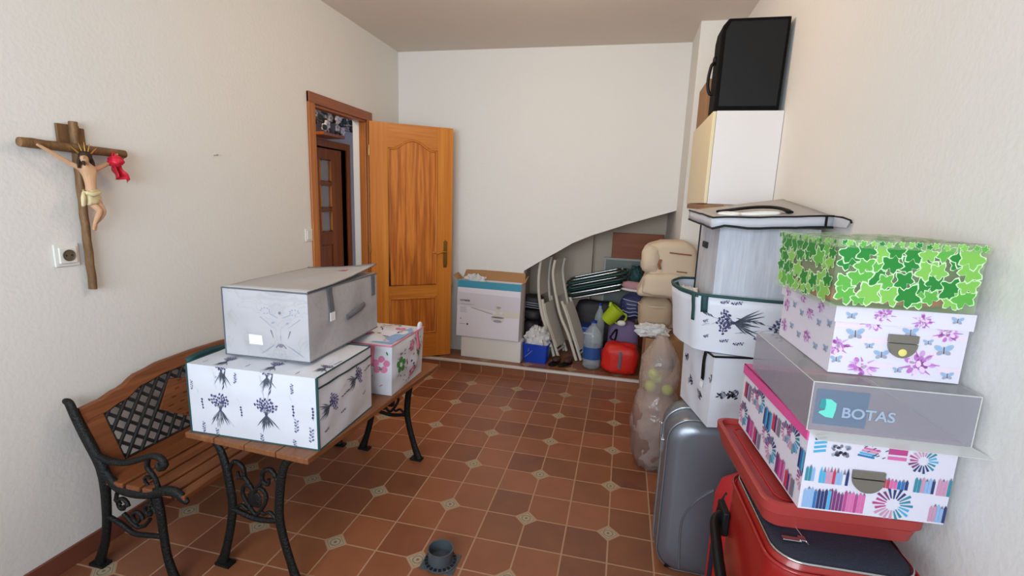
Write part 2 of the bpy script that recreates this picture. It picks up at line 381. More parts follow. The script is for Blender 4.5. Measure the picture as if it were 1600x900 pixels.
# door casing of the room door
C = MB(); x0, x1 = LW, LW+.018
C.use('casing_wood').box((x0, DY0-.07, PZ-.08), (x1, DY0, DT+.07)).box((x0, DY1, PZ), (x1, DY1+.07, DT+.07))
C.box((LW-.055, DY0, PZ), (LW+.005, DY0+.018, DT)); C.box((LW-.055, DY1-.018, PZ), (LW+.005, DY1, DT))
C.use('casing_top').box((x0, DY0-.07, DT), (x1+.002, DY1+.07, DT+.07)).box((LW-.055, DY0, DT-.018), (LW+.005, DY1, DT))
struct('trim_2', C, bevel=.004)
# room door leaf, opened past a right angle against the back wall
hx, hy = LW+.028, DY1-.005
fx, fy = -1.507, 4.105
ang = math.atan2(fy-hy, fx-hx)
DL = math.hypot(fx-hx, fy-hy); DH = 2.03
door = bpy.data.objects.new('door_1', None); COL.objects.link(door); door.location = (hx, hy, PZ+.012); door.rotation_euler = (0, 0, ang); door['kind'] = 'structure'
def archz(x, xa, xb, zs, rise):
    t = (x-xa)/(xb-xa); t = (t-.12)/.76; return zs+rise*math.sin(PI*t)**1.3 if 0 < t < 1 else zs
def panel_outline(xa, xb, z0, zs, rise, n=20):
    p = [(xa, z0), (xb, z0)]
    return p+[(xb-(xb-xa)*i/n, archz(xb-(xb-xa)*i/n, xa, xb, zs, rise)) for i in range(n+1)]
PA, PB = .145, DL-.135
fnd = lambda u, v, t: (u, t, v)
M_ = MB(); M_.use('door_stile').box((0, -.02, 0), (PA, .02, DH)).box((PB, -.02, 0), (DL, .02, DH))
M_.use('door_rail').box((PA, -.019, 0), (PB, .019, .22)).box((PA, -.019, .56), (PB, .019, .665))
n = 24; xs = [PA+(PB-PA)*i/n for i in range(n+1)]
M_.prism([(x, archz(x, PA, PB, 1.835, .075)) for x in xs]+[(PB, DH), (PA, DH)], fnd, -.019, .019)
M_.build('frame', None, door)
P_ = MB().prism(panel_outline(PA, PB, .665, 1.835, .075), fnd, -.009, .009); P_.build('upper_panel', 'door_panel', door)
P_ = MB().prism(panel_outline(PA, PB, .22, .56, 0), fnd, -.009, .009); P_.build('lower_panel', 'door_panel', door)
Q = MB()
for (z0, zs, rs) in ((.665, 1.835, .075), (.22, .56, 0)):
    pl = panel_outline(PA+.008, PB-.008, z0+.008, zs-.008, rs)
    Q.tube([(a, -.015, b) for a, b in pl], .008, 8, True); Q.tube([(a, .015, b) for a, b in pl], .008, 8, True)
Q.build('moulding', 'door_stile', door, smooth=60)
Hn = MB(); hz = .962; hxx = DL-.06
Hn.prism([(hxx-.016+.0, hz-.14), (hxx+.016, hz-.14), (hxx+.02, hz-.1), (hxx+.018, hz+.06), (hxx+.02, hz+.09), (hxx, hz+.11), (hxx-.02, hz+.09), (hxx-.018, hz+.06), (hxx-.02, hz-.1)], fnd, -.024, -.0195)
Hn.tube([(hxx, -.022, hz), (hxx, -.06, hz)], .009, 10)
Hn.tube([(hxx, -.058, hz), (hxx-.04, -.062, hz+.004), (hxx-.08, -.06, hz-.008), (hxx-.11, -.058, hz-.002), (hxx-.12, -.056, hz+.008)], [.009, .008, .007, .006, .004], 10, smooth=5)
Hn.build('handle', 'brass', door, smooth=50, bevel=.001)
Hg = MB()
for z in (.2, 1.0, 1.8): Hg.tube([(-.004, -.024, z-.04), (-.004, -.024, z+.04)], .006, 8)
Hg.build('hinge', 'brass', door, smooth=50)
# hall door
hd = bpy.data.objects.new('door_2', None); COL.objects.link(hd); hd.location = (HX-.04, 4.86, PZ+.01); hd.rotation_euler = (0, 0, math.radians(-90)); hd['kind'] = 'structure'
hw = .79; hh = 1.90; cols = ((.20, .40), (.46, .66)); rows = ((1.04, 1.26), (1.29, 1.53), (1.56, 1.79))
G = MB().use('hall_wood'); G.box((0, -.02, 0), (cols[0][0], .02, hh)).box((cols[1][1], -.02, 0), (hw, .02, hh)).box((cols[0][1], -.02, 0), (cols[1][0], .02, hh))
for a, b in cols:
    for z0_, z1_ in ((0, .10), (.90, 1.04), (1.26, 1.29), (1.53, 1.56), (1.79, hh)): G.box((a, -.02, z0_), (b, .02, z1_))
G.build('frame', None, hd, bevel=.003)
for a, b in cols:
    for z0_, z1_ in rows:
        MB().box((a, -.004, z0_), (b, .004, z1_)).build('pane', 'glass', hd)
        q = MB(); q.tube([(a+.008, .018, z0_+.008), (b-.008, .018, z0_+.008), (b-.008, .018, z1_-.008), (a+.008, .018, z1_-.008)], .010, 6, True); q.build('moulding', 'door_stile', hd, smooth=60)
    MB().box((a, -.012, .10), (b, .012, .90)).build('lower_panel', 'hall_wood', hd, bevel=.008)
C = MB(); C.box((HX-.1, 3.98, PZ), (HX+.02, 4.05, 2.07)).box((HX-.1, 4.91, PZ), (HX+.02, 4.98, 2.07)).box((HX-.1, 4.05, 2.0), (HX+.02, 4.91, 2.07))
struct('trim_3', C, 'hall_wood', bevel=.006)
# hanging flower pot in hall
fl = thing('flower_pot', 'white artificial flowers in a dark pot on a shelf above the hall doorway', 'plant', (-2.93, 4.44, 2.112))
MB().lathe([(.0, 0), (.05, 0), (.075, .1), (.07, .1), (.0, .09)], (0, 0, 0), 16).build('pot', 'pot', fl, smooth=50)
rnd = random.Random(3); q = MB(); g = MB()
for i in range(34):
    c = Vector((rnd.uniform(-.08, .10), rnd.uniform(-.22, .42), rnd.uniform(.04, .26)))
    for k in range(5):
        th = 2*PI*k/5+i; d = Vector((.3*math.cos(i), math.cos(th), math.sin(th))).normalized()
        q.blob(c+d*.026, (.03, .034, .034), k, .1, nu=8, nv=6, flatbottom=False)
    g.tube([(0, 0, .09), c*.6+Vector((0, 0, .03)), c], .003, 4)
    g.blob(c+Vector((.03*math.cos(i*2), .05*math.sin(i*3), -.03)), (.02, .08, .05), i, .1, nu=8, nv=6, flatbottom=False)
q.build('blossoms', 'petal', fl, smooth=180); g.build('leaves', 'leafdark', fl, smooth=180)
sh = MB().box((HX, 4.2, 2.08), (HX+.22, 4.56, 2.11)); tag(sh.build('shelf', 'hall_wood', None, bevel=.004), 'small dark wooden shelf under the hall flower pot', 'shelf')

# ------------------------------------------------------------------ wall fittings
def plate(name, label, cat, y, z, w_, h_):
    t = thing(name, label, cat, (LW, y, z)); MB().box((0, -w_/2, -h_/2), (.008, w_/2, h_/2)).build('plate', 'plastic_white', t, bevel=.003); return t
t = plate('power_socket', 'square cream power socket on the left wall below the crucifix', 'socket', 1.415, 1.266, .086, .086)
q = MB(); q.prism([(-.031, -.031), (.031, -.031), (.031, .031), (-.031, .031)], lambda u, v, s: (s, u, v), .008, .016); q.build('insert', 'plastic_white', t, bevel=.003)
MB().lathe([(.0, .017), (.021, .017), (.0225, .019), (.0205, .0195), (.0195, .0172), (0, .0172)], (0, 0, 0), 24, 'X').build('socket_well', 'socket_dark', t, smooth=40)
q = MB()
for dy in (-.0095, .0095): q.lathe([(.0, .0175), (.0028, .0175), (.0028, .0185), (0, .0185)], (0, dy, 0), 10, 'X')
q.build('pin_hole', 'hole', t)
t = plate('light_switch', 'small cream light switch beside the wooden door frame', 'switch', 2.90, 1.249, .075, .085)
MB().box((.008, -.026, -.03), (.013, .026, .03)).build('rocker', 'plastic_white', t, bevel=.002)
hk = MB(); hk.tube([(LW, 2.157, 1.709), (LW+.02, 2.157, 1.712)], .003, 8); hk.lathe([(0, 0), (.005, .0), (.004, .004), (0, .005)], (LW+.018, 2.157, 1.712), 10, 'X')
tag(hk.build('nail', 'steel', None, smooth=50), 'bare nail in the left wall between the crucifix and the door', 'nail')

# crucifix
cx = thing('crucifix', 'wooden crucifix with a painted carved figure hanging on the left wall', 'crucifix', (LW, 1.485, 1.12))
def cw(d, y, z):
    k = max(0, d-.03)
    return Vector((d, y-.72*k-1.485, z+(CH-z)*k/2.07-1.12))
pts = [cw(.021, 1.483+(.0015 if i % 2 else -.001), 1.122+i*.65/13) for i in range(14)]
MB().tube(pts, [.0165]*14, 10, flat=.8, up=(1, 0, 0)).build('cross_post', 'cross_wood', cx, smooth=60)
pts = [cw(.036, 1.298+i*.365/9, 1.676-i*.0009+(.001 if i % 2 else 0)) for i in range(10)]
MB().tube(pts, [.0165, .018, .0165, .0175, .017, .018, .017, .0165, .0172, .016], 12).build('cross_beam', 'cross_wood', cx, smooth=60)
MB().prism([(-.052, .565), (.044, .565), (.044, .632), (.026, .632), (.026, .640), (-.052, .640)], lambda u, v, s: (s, u, v), .001, .012).build('title_plate', 'cross_wood', cx, bevel=.002)
def skin_obj(name, joints, edges, radii, material, parent, root=0, lv=2):
    me = bpy.data.meshes.new(name); me.from_pydata([tuple(j) for j in joints], edges, []); me.materials.append(MAT[material])
    o = bpy.data.objects.new(name, me); COL.objects.link(o); o.parent = parent
    o.modifiers.new('skin', 'SKIN')
    bpy.context.view_layer.objects.active = o
    sv = me.skin_vertices[0].data
    for i, r in enumerate(radii): sv[i].radius = (r, r) if not isinstance(r, tuple) else r; sv[i].use_root = (i == root)
    s = o.modifiers.new('sub', 'SUBSURF'); s.levels = lv; s.render_levels = lv
    me.shade_smooth(); return o
J = [(.062, 1.513, 1.487), (.066, 1.515, 1.53), (.07, 1.515, 1.572), (.072, 1.512, 1.600), (.078, 1.507, 1.618), (.085, 1.503, 1.632), (.088, 1.500, 1.650),
     (.07, 1.487, 1.600), (.062, 1.452, 1.614), (.058, 1.415, 1.636), (.056, 1.385, 1.655), (.055, 1.362, 1.668), (.055, 1.350, 1.674),
     (.07, 1.541, 1.600), (.062, 1.562, 1.610), (.058, 1.585, 1.622), (.056, 1.606, 1.642), (.055, 1.624, 1.660), (.055, 1.634, 1.668),
     (.066, 1.503, 1.470), (.078, 1.522, 1.452), (.088, 1.540, 1.436), (.07, 1.526, 1.410), (.058, 1.513, 1.386), (.066, 1.509, 1.370), (.078, 1.506, 1.360),
     (.066, 1.526, 1.470), (.074, 1.540, 1.450), (.082, 1.552, 1.432), (.066, 1.536, 1.408), (.05, 1.516, 1.386), (.058, 1.513, 1.368), (.07, 1.512, 1.358)]
Ed = [(0, 1), (1, 2), (2, 3), (3, 4), (4, 5), (5, 6), (3, 7), (7, 8), (8, 9), (9, 10), (10, 11), (11, 12), (3, 13), (13, 14), (14, 15), (15, 16), (16, 17), (17, 18),
      (0, 19), (19, 20), (20, 21), (21, 22), (22, 23), (23, 24), (24, 25), (0, 26), (26, 27), (27, 28), (28, 29), (29, 30), (30, 31), (31, 32)]
Rd = [.021, .018, .023, .018, .009, .015, .013, .012, .009, .0082, .0068, .006, .004, .012, .009, .0082, .0068, .006, .004,
      .016, .0145, .012, .0105, .0065, .0065, .0045, .016, .0145, .012, .0105, .0065, .0065, .0045]
body = skin_obj('figure', [cw(*j) for j in J], Ed, Rd, 'skin', cx)
q = MB(); hair = [(0, .018)]
q.blob(cw(.074, 1.507, 1.644), (.036, .042, .042), 3, .25, 4, 2.2, nu=20, nv=14, flatbottom=False)
for k in range(9):
    a = -1.2+k*.3
    if 2 < k < 6: continue
    q.tube([cw(.078, 1.507+.018*math.sin(a*1.4), 1.645), cw(.074, 1.507+.026*math.sin(a*1.4), 1.625), cw(.080, 1.507+.030*math.sin(a*1.4), 1.600)], [.005, .005, .002], 6, smooth=3)
q.tube([cw(.098, 1.497, 1.628), cw(.097, 1.499, 1.618), cw(.092, 1.502, 1.611)], [.004, .006, .002], 6)
q.build('hair', 'hair', body, smooth=180)
q = MB()
q.blob(cw(.102, 1.497, 1.640), (.006, .006, .013), 2, .05, nu=8, nv=8, flatbottom=False)
for dy in (-.007, .007): q.blob(cw(.0985, 1.499+dy, 1.645), (.005, .006, .004), 2, 0, nu=8, nv=6, flatbottom=False)
q.build('face', 'skin', body, smooth=180)
q = MB(); ring = []
for j, z in enumerate((1.516, 1.508, 1.498, 1.486, 1.474, 1.462)):
    ring.append((.030+.002*math.sin(j*3), z))
vs = []; n = 24
for j, (r, z) in enumerate(ring):
    for k in range(n):
        th = 2*PI*k/n; rr_ = r*(1+.07*math.sin(6*th+j*1.2))
        vs.append(cw(.064+rr_*.82*math.cos(th), 1.514+j*.001+rr_*math.sin(th), z+.004*math.sin(2*th)))
q.add(vs, [(j*n+k, j*n+(k+1) % n, (j+1)*n+(k+1) % n, (j+1)*n+k) for j in range(5) for k in range(n)])
q.tube([cw(.07, 1.487, 1.508), cw(.08, 1.483, 1.485), cw(.075, 1.480, 1.455)], [.008, .012, .009], 8, flat=.6, smooth=4)
q.tube([cw(.088, 1.495, 1.507), cw(.094, 1.52, 1.500), cw(.085, 1.544, 1.508)], [.006, .008, .006], 8, smooth=4)
q.build('loincloth', 'loin', body, smooth=180, solid=.002)
q = MB()
for k, (dy, dz) in enumerate(((-.05, .03), (-.02, .042), (0, .05), (.02, .046), (.045, .032))):
    q.tube([cw(.062, 1.508+dy*.4, 1.655), cw(.062, 1.508+dy, 1.650+dz)], [.0035, .001], 5)
q.build('halo_rays', 'gold', cx)
rb = MB(); n1, n2 = 16, 12; vs = []
for i in range(n1):
    t_ = i/(n1-1)
    for j in range(n2):
        s_ = j/(n2-1)
        y = 1.588+.02*t_+(.02+.045*t_)*(s_)+.004*math.sin(9*t_)
        z = 1.668-.095*t_-.02*s_*t_+.006*math.sin(7*s_+3*t_)
        d = .062+.016*math.sin(9*s_+2*t_)*(.4+t_)+.01*noise.noise(Vector((s_*4, t_*4, 1)))
        if t_ < .3: y = 1.618+(y-1.618)*(.35+2.1*t_)
        vs.append((LW+d, y-.02, z))
rb.add(vs, [(i*n2+j, i*n2+j+1, (i+1)*n2+j+1, (i+1)*n2+j) for i in range(n1-1) for j in range(n2-1)])
rb.blob((LW+.072, 1.590, 1.634), (.05, .045, .04), 4, .4, 3, 2.4, nu=18, nv=12, flatbottom=False, crumple=.2)
tag(rb.build('red_cloth', 'red_ribbon', None, smooth=180, solid=.0015), 'crumpled red cloth tied over the right end of the cross beam', 'cloth')

# ------------------------------------------------------------------ soft boxes with printed motifs
class SB:
    """box with 6 mapped faces; local frame: x right, y back, z up, origin front-left-bottom"""
    def __init__(s, w, d, h, bulge=.008, wr=.003, seed=1, topscale=(1, 1), sink=0):
        s.w, s.d, s.h, s.b, s.wr, s.seed, s.ts, s.sink = w, d, h, bulge, wr, seed, topscale, sink
    def dims(s, f): return {'F': (s.w, s.h), 'K': (s.w, s.h), 'L': (s.d, s.h), 'R': (s.d, s.h), 'T': (s.w, s.d), 'B': (s.w, s.d)}[f]
    def pt(s, f, u, v, off=0):
        W_, H_ = s.dims(f); a, b = min(1, max(0, u/W_)), min(1, max(0, v/H_))
        w, d, h = s.w, s.d, s.h
        if f == 'F': p, n = Vector((a*w, 0, b*h)), Vector((0, -1, 0))
        elif f == 'K': p, n = Vector(((1-a)*w, d, b*h)), Vector((0, 1, 0))
        elif f == 'L': p, n = Vector((0, (1-a)*d, b*h)), Vector((-1, 0, 0))
        elif f == 'R': p, n = Vector((w, a*d, b*h)), Vector((1, 0, 0))
        elif f == 'T': p, n = Vector((a*w, b*d, h)), Vector((0, 0, 1))
        else: p, n = Vector((a*w, (1-b)*d, 0)), Vector((0, 0, -1))
        e = (math.sin(PI*a)*math.sin(PI*b))
        bb = s.b if f != 'T' else (-s.sink if s.sink else s.b)
        if f == 'B': bb = 0
        k = bb*e+(s.wr*noise.noise(p*11+Vector((s.seed, 2, 3)))*min(1, 4*e) if f != 'B' else 0)
        t = p.z/h
        p.x = w/2+(p.x-w/2)*(1+(s.ts[0]-1)*t); p.y = d/2+(p.y-d/2)*(1+(s.ts[1]-1)*t)
        return p+n*(k+off)
    def faces(s, mb, which='FKLRTB', n=14, off=0):
        for f in which:
            W_, H_ = s.dims(f); vs = [s.pt(f, W_*i/n, H_*j/n, off) for j in range(n+1) for i in range(n+1)]
            mb.add(vs, [(j*(n+1)+i, j*(n+1)+i+1, (j+1)*(n+1)+i+1, (j+1)*(n+1)+i) for j in range(n) for i in range(n)])
    def dec(s, mb, f, polys, u, v, sc_=1, rot=0, off=.0012, clip=True):
        ca, sa = math.cos(rot), math.sin(rot); W_, H_ = s.dims(f); seen = {}
        for pl, m in polys:
            k = seen.setdefault(m, len(seen))
            mb.use(m)
            q = [(u+sc_*(x*ca-y*sa), v+sc_*(x*sa+y*ca)) for x, y in pl]
            if clip and all(a < 0 or a > W_ or b < 0 or b > H_ for a, b in q): continue
            mb.add([s.pt(f, a, b, off+.0001*k) for a, b in q], [list(range(len(q)))])
    def edge(s, f, side, n=14, off=0):
        W_, H_ = s.dims(f)
        return {'t': [s.pt(f, W_*i/n, H_, off) for i in range(n+1)], 'b': [s.pt(f, W_*i/n, 0, off) for i in range(n+1)],
                'l': [s.pt(f, 0, H_*i/n, off) for i in range(n+1)], 'r': [s.pt(f, W_, H_*i/n, off) for i in range(n+1)]}[side]
def ell(cx_, cy_, a, b, rot=0, n=10):
    c, s_ = math.cos(rot), math.sin(rot)
    return [(cx_+a*math.cos(2*PI*i/n)*c-b*math.sin(2*PI*i/n)*s_, cy_+a*math.cos(2*PI*i/n)*s_+b*math.sin(2*PI*i/n)*c) for i in range(n)]
def stroke(x0, y0, x1, y1, w0, w1=None):
    w1 = w0 if w1 is None else w1; dx, dy = x1-x0, y1-y0; L = math.hypot(dx, dy) or 1; nx, ny = -dy/L, dx/L
    return [(x0+nx*w0/2, y0+ny*w0/2), (x0-nx*w0/2, y0-ny*w0/2), (x1-nx*w1/2, y1-ny*w1/2), (x1+nx*w1/2, y1+ny*w1/2)]
def lavender(seed=1):
    r = random.Random(seed); P = []
    for k in range(7):                       # flower heads flaring from the knot
        a = (k-3)*.30+r.uniform(-.06, .06); L = r.uniform(.010, .020)
        x, y = L*math.sin(a), L*math.cos(a); P.append((stroke(0, 0, x, y, .0014, .0012), 'stem'))
        for j in range(5):
            t = L+j*.0056; q = 1 if j % 2 else -1
            P.append((ell(t*math.sin(a)+q*.0028*math.cos(a), t*math.cos(a)-q*.0028*math.sin(a), .0042, .0027, PI/2-a+q*.5, 7), 'lav1' if (j+k) % 3 else 'lav2'))
    for k in range(10):                      # leaves fanning down
        a = (k-4.5)*.16+r.uniform(-.05, .05); L = r.uniform(.035, .066); x, y = L*math.sin(a), -L*math.cos(a)
        P.append(([(0, 0), (x*.55-.0022, y*.55), (x, y), (x*.55+.0022, y*.55)], 'stem'))
    for q in (-1, 1):                        # long thin stems going up with a few leaves
        x1, y1 = q*.012, .088; P.append((stroke(q*.003, .02, x1, y1, .0011, .0008), 'faint'))
        for t in (.45, .65, .85, 1.0):
            bx_, by_ = q*.003+(x1-q*.003)*t, .02+(y1-.02)*t
            P.append(([(bx_, by_), (bx_+q*.006+.001, by_+.009), (bx_+q*.008, by_+.020), (bx_+q*.004-.001, by_+.010)], 'stem'))
    P.append((ell(0, 0, .004, .004), 'lav1')); return P
def sprig(seed=1, m='lav2'):
    r = random.Random(seed*37+1); P = []
    if seed % 2:
        P.append(([(-.006, .032), (-.002, .018), (.004, .004), (-.001, .016)], 'stem'))
        for j in range(4): P.append((ell(.004+r.uniform(-.001, .001), -.004-j*.009, .0032, .0036, 0, 7), 'lav1')); P.append((stroke(.004, -.004-j*.009, .004, -.012-j*.009, .0008), 'stem'))
        return P
    for j in range(9):
        q = 1 if j % 2 else -1
        P.append((ell(q*.0035+r.uniform(-.0015, .0015), .018-j*.0048, .0046, .0028, q*.7, 7), m if j % 3 else 'faint'))
    return P
def softbox_things(name, label, x, y, z, yaw, w_, d_, h_, base, pipe, **k):
    t = thing(name, label, 'storage box', (x, y, z), math.radians(yaw)); return t, SB(w_, d_, h_, **k)
def piping(sb, t, edges, m, r=.003, name='piping'):
    q = MB()
    for f, e in edges: q.tube(sb.edge(f, e, 14, .001), r, 6)
    return q.build(name, m, t, smooth=60)

# ---- garden table
TZ = .59
tb = thing('garden_table', 'low garden table with brown plank top and black cast iron legs', 'table', (-1.63, 1.43, 0), math.radians(-3.7))
TW, TL = .585, 1.10
q = MB()
for i in range(4): q.box((i*TW/4+.002, 0, TZ-.024), ((i+1)*TW/4-.002, TL, TZ))
q.build('tabletop', 'table_wood', tb, bevel=.004)
for yb in (.12, TL-.16): MB().box((.05, yb, TZ-.04), (TW-.05, yb+.04, TZ-.024)).build('batten', 'table_wood', tb)
prof = [(.235, .560), (.20, .556), (.165, .535), (.14, .48), (.123, .39), (.115, .29), (.130, .20), (.158, .10), (.182, .03), (.192, .008)]
prad = [.006, .010, .016, .019, .020, .020, .019, .019, .023, .026]
for yy in (.035, TL-.06):
    for s_ in (-1, 1):
        q = MB(); q.tube([(TW/2+s_*a, yy, b) for a, b in prof], prad, 10, flat=.62, smooth=4, up=(0, 1, 0) if False else None)
        q.box((TW/2+s_*.178-.035, yy-.02, 0), (TW/2+s_*.178+.035, yy+.02, .012)); q.build('leg', 'iron', tb, smooth=60)
    q = MB(); cxm = TW/2
    q.tube([(cxm-.12, yy, .275), (cxm, yy, .255), (cxm+.12, yy, .275)], .011, 8, smooth=5)
    q.tube([(cxm, yy, .275), (cxm-.035, yy, .31), (cxm-.058, yy, .355), (cxm-.045, yy, .39), (cxm-.018, yy, .392), (cxm, yy, .37), (cxm+.018, yy, .392), (cxm+.045, yy, .39), (cxm+.058, yy, .355), (cxm+.035, yy, .31)], .008, 8, True, smooth=5)
    for s_ in (-1, 1):
        q.tube([(cxm+s_*.12, yy, .44), (cxm+s_*.09, yy, .485), (cxm+s_*.05, yy, .47), (cxm+s_*.045, yy, .43), (cxm+s_*.07, yy, .42), (cxm+s_*.075, yy, .445)], [.009, .009, .009, .008, .007, .006], 8, smooth=5)
        q.tube([(cxm+s_*.045, yy, .43), (cxm+s_*.02, yy, .40), (cxm, yy, .375)], .008, 8, smooth=4)
        q.tube([(cxm+s_*.1, yy, .275), (cxm+s_*.07, yy, .30), (cxm+s_*.04, yy, .285), (cxm+s_*.02, yy, .30)], .007, 8, smooth=4)
    q.blob((cxm, yy, .34), (.07, .012, .07), 3, .05, nu=14, nv=10, flatbottom=False)
    q.build('scrollwork', 'iron', tb, smooth=70)

# ---- garden bench
bn = thing('garden_bench', 'wooden garden bench with black cast iron arms and a lattice back against the wall', 'bench', (-1.8, 1.9, 0))
BY0, BY1 = 1.322, 2.455; BC = (BY0+BY1)/2
def bx(s): return -1.915-.135*(s/.3)          # x of back plane at height s above .42
def topz(y):
    t = abs(y-BC)/(BC-BY0)
    ks = [(0, .745), (.3, .742), (.5, .728), (.7, .695), (.85, .678), (1, .672)]
    for (a, za), (b, zb) in zip(ks[:-1], ks[1:]):
        if a <= t <= b: return za+(zb-za)*(.5-.5*math.cos(PI*(t-a)/(b-a)))
    return ks[-1][1]
def bp(y, z, off=0): s = z-.42; return (bx(s)+off, y, z)
RH = .052
q = MB(); n = 40; ys = [BY0+.015+(BY1-BY0-.03)*i/n for i in range(n+1)]
vs = []
for y in ys: vs += [bp(y, topz(y), .012), bp(y, topz(y)-RH, .012), bp(y, topz(y)-RH, -.012), bp(y, topz(y), -.012)]
q.add(vs, [(i*4+a, i*4+(a+1) % 4, i*4+4+(a+1) % 4, i*4+4+a) for i in range(n) for a in range(4)]+[(0, 1, 2, 3), (n*4, n*4+1, n*4+2, n*4+3)])
q.build('top_rail', 'bench_wood', bn, world=True, bevel=.004)
q = MB()
q.add([bp(y, z, o_) for y in (BY0+.015, BY1-.015) for z in (.395, .435) for o_ in (-.012, .012)], [(0, 1, 3, 2), (4, 5, 7, 6), (0, 1, 5, 4), (2, 3, 7, 6), (0, 2, 6, 4), (1, 3, 7, 5)])
q.build('lower_rail', 'bench_wood', bn, world=True, bevel=.004)
for ya, yb in ((BY0+.018, BY0+.085), (BY1-.085, BY1-.018)):
    q = MB(); q.add([bp(y, z, o_) for y in (ya, yb) for z in (.43, topz(ya if ya > BC else yb)-RH+.004) for o_ in (-.011, .011)], [(0, 1, 3, 2), (4, 5, 7, 6), (0, 1, 5, 4), (2, 3, 7, 6), (0, 2, 6, 4), (1, 3, 7, 5)])
    q.build('back_stile', 'bench_wood', bn, world=True, bevel=.003)
LY0, LY1 = BY0+.085, BY1-.085
def inside(y, z): return LY0 <= y <= LY1 and .433 <= z <= topz(y)-RH+.004
q = MB()
for s_ in (-1, 1):
    for k in range(-14, 15):
        run = []; base = BC+k*.062+.031
        for i in range(-60, 61):
            t_ = i*.006; y = base+s_*t_; z = .56+t_*.95
            if inside(y, z): run.append((y, z))
            elif run: break
        if len(run) > 2: q.tube([bp(*run[0], s_*.002), bp(*run[-1], s_*.002)], .0075, 6)
q.tube([bp(y, topz(y)-RH-.002) for y in [LY0+(LY1-LY0)*i/30 for i in range(31)]], .006, 6)
q.tube([bp(LY0, .437), bp(LY1, .437)], .006, 6); q.tube([bp(LY0+.004, .435), bp(LY0+.004, topz(LY0)-RH)], .006, 6); q.tube([bp(LY1-.004, .435), bp(LY1-.004, topz(LY1)-RH)], .006, 6)
q.build('lattice', 'lattice_black', bn, world=True, smooth=60)
hexp = [(BC-.27, .555), (BC-.175, .660), (BC, .612), (BC+.175, .660), (BC+.27, .555), (BC+.12, .45), (BC-.12, .45)]
q = MB(); q.prism(hexp, lambda u, v, t: bp(u, v, t), -.008, .013); 
for i in range(16):
    for j in range(7):
        y = BC-.22+i*.029; z = .468+j*.029
        if abs(y-BC) < .155+(.105-abs(z-.556)) - .02:
            if (i+j) % 2: q.add([bp(y-.011, z-.004, .0135), bp(y+.011, z-.004, .0135), bp(y+.011, z+.004, .019), bp(y-.011, z+.004, .019)], [(0, 1, 2, 3)])
q.build('carved_panel', 'bench_wood', bn, world=True)
for xa, xb in ((-1.90, -1.815), (-1.80, -1.735), (-1.722, -1.66), (-1.647, -1.585), (-1.572, -1.525)):
    MB().box((xa, BY0-.01, .382), (xb, BY1+.01, .402)).build('seat_slat', 'bench_wood', bn, world=True, bevel=.004)
for yy in (BY0, BY1):
    dd = -1 if yy == BY0 else 1
    f = lambda x, z: (x, yy, z)
    q = MB(); q.tube([f(-2.07, .705), f(-2.045, .70), f(-2.025, .655), f(-1.985, .57), f(-1.94, .49), f(-1.915, .43), f(-1.918, .34), f(-1.93, .22), f(-1.952, .12), f(-1.985, .04), f(-1.995, .01)],
                     [.010, .019, .020, .021, .023, .027, .021, .019, .018, .021, .026], 10, flat=.7, smooth=4)
    q.box((-2.03, yy-.02, 0), (-1.96, yy+.02, .012)); q.build('rear_leg', 'iron', bn, world=True, smooth=60)
    q = MB(); q.tube([f(-1.665, .37), f(-1.655, .30), f(-1.652, .22), f(-1.645, .12), f(-1.625, .04), f(-1.615, .01)], [.020, .019, .018, .018, .021, .026], 10, flat=.7, smooth=4)
    q.box((-1.645, yy-.02, 0), (-1.58, yy+.02, .012)); q.build('front_leg', 'iron', bn, world=True, smooth=60)
    q = MB(); q.tube([f(-1.925, .465), f(-1.90, .42), f(-1.85, .375), f(-1.78, .365), f(-1.70, .375), f(-1.63, .40), f(-1.575, .405), f(-1.54, .385), f(-1.52, .372)],
                     [.020, .021, .021, .020, .020, .021, .021, .018, .010], 10, flat=.7, smooth=4)
    q.build('seat_bracket', 'iron', bn, world=True, smooth=60)
    q = MB(); q.tube([f(-1.94, .50), f(-1.88, .485), f(-1.80, .49), f(-1.73, .515), f(-1.67, .54), f(-1.63, .538), f(-1.612, .512), f(-1.635, .495), f(-1.648, .512)], [.012, .014, .013, .012, .012, .013, .014, .013, .008], 8, smooth=5)
    q.tube([f(-1.685, .528), f(-1.695, .49), f(-1.668, .455), f(-1.655, .42), f(-1.65, .395)], [.009, .010, .009, .009, .008], 8, smooth=5)
    q.tube([f(-1.70, .41), f(-1.715, .435), f(-1.70, .45), f(-1.688, .437)], .006, 6, smooth=4)
    q.build('armrest', 'iron', bn, world=True, smooth=60)
    q = MB()
    q.tube([f(-1.92, .235), f(-1.86, .215), f(-1.80, .185), f(-1.73, .19), f(-1.66, .20)], .010, 8, smooth=4)
    for (sx_, sz_) in ((-1.84, .30), (-1.775, .255), (-1.71, .30)):
        q.tube([(sx_+.030*math.cos(a)*(1-a/9), yy, sz_+.036*math.sin(a)*(1-a/9)) for a in [i*.5 for i in range(14)]], .008, 6)
    q.tube([f(-1.86, .35), f(-1.87, .32), f(-1.85, .30)], .008, 6); q.tube([f(-1.70, .36), f(-1.69, .33), f(-1.71, .30)], .008, 6)
    q.tube([f(-1.84, .265), f(-1.80, .23), f(-1.775, .215)], .008, 6); q.tube([f(-1.71, .265), f(-1.74, .23), f(-1.775, .215)], .008, 6)
    q.build('scrollwork', 'iron', bn, world=True, smooth=70)

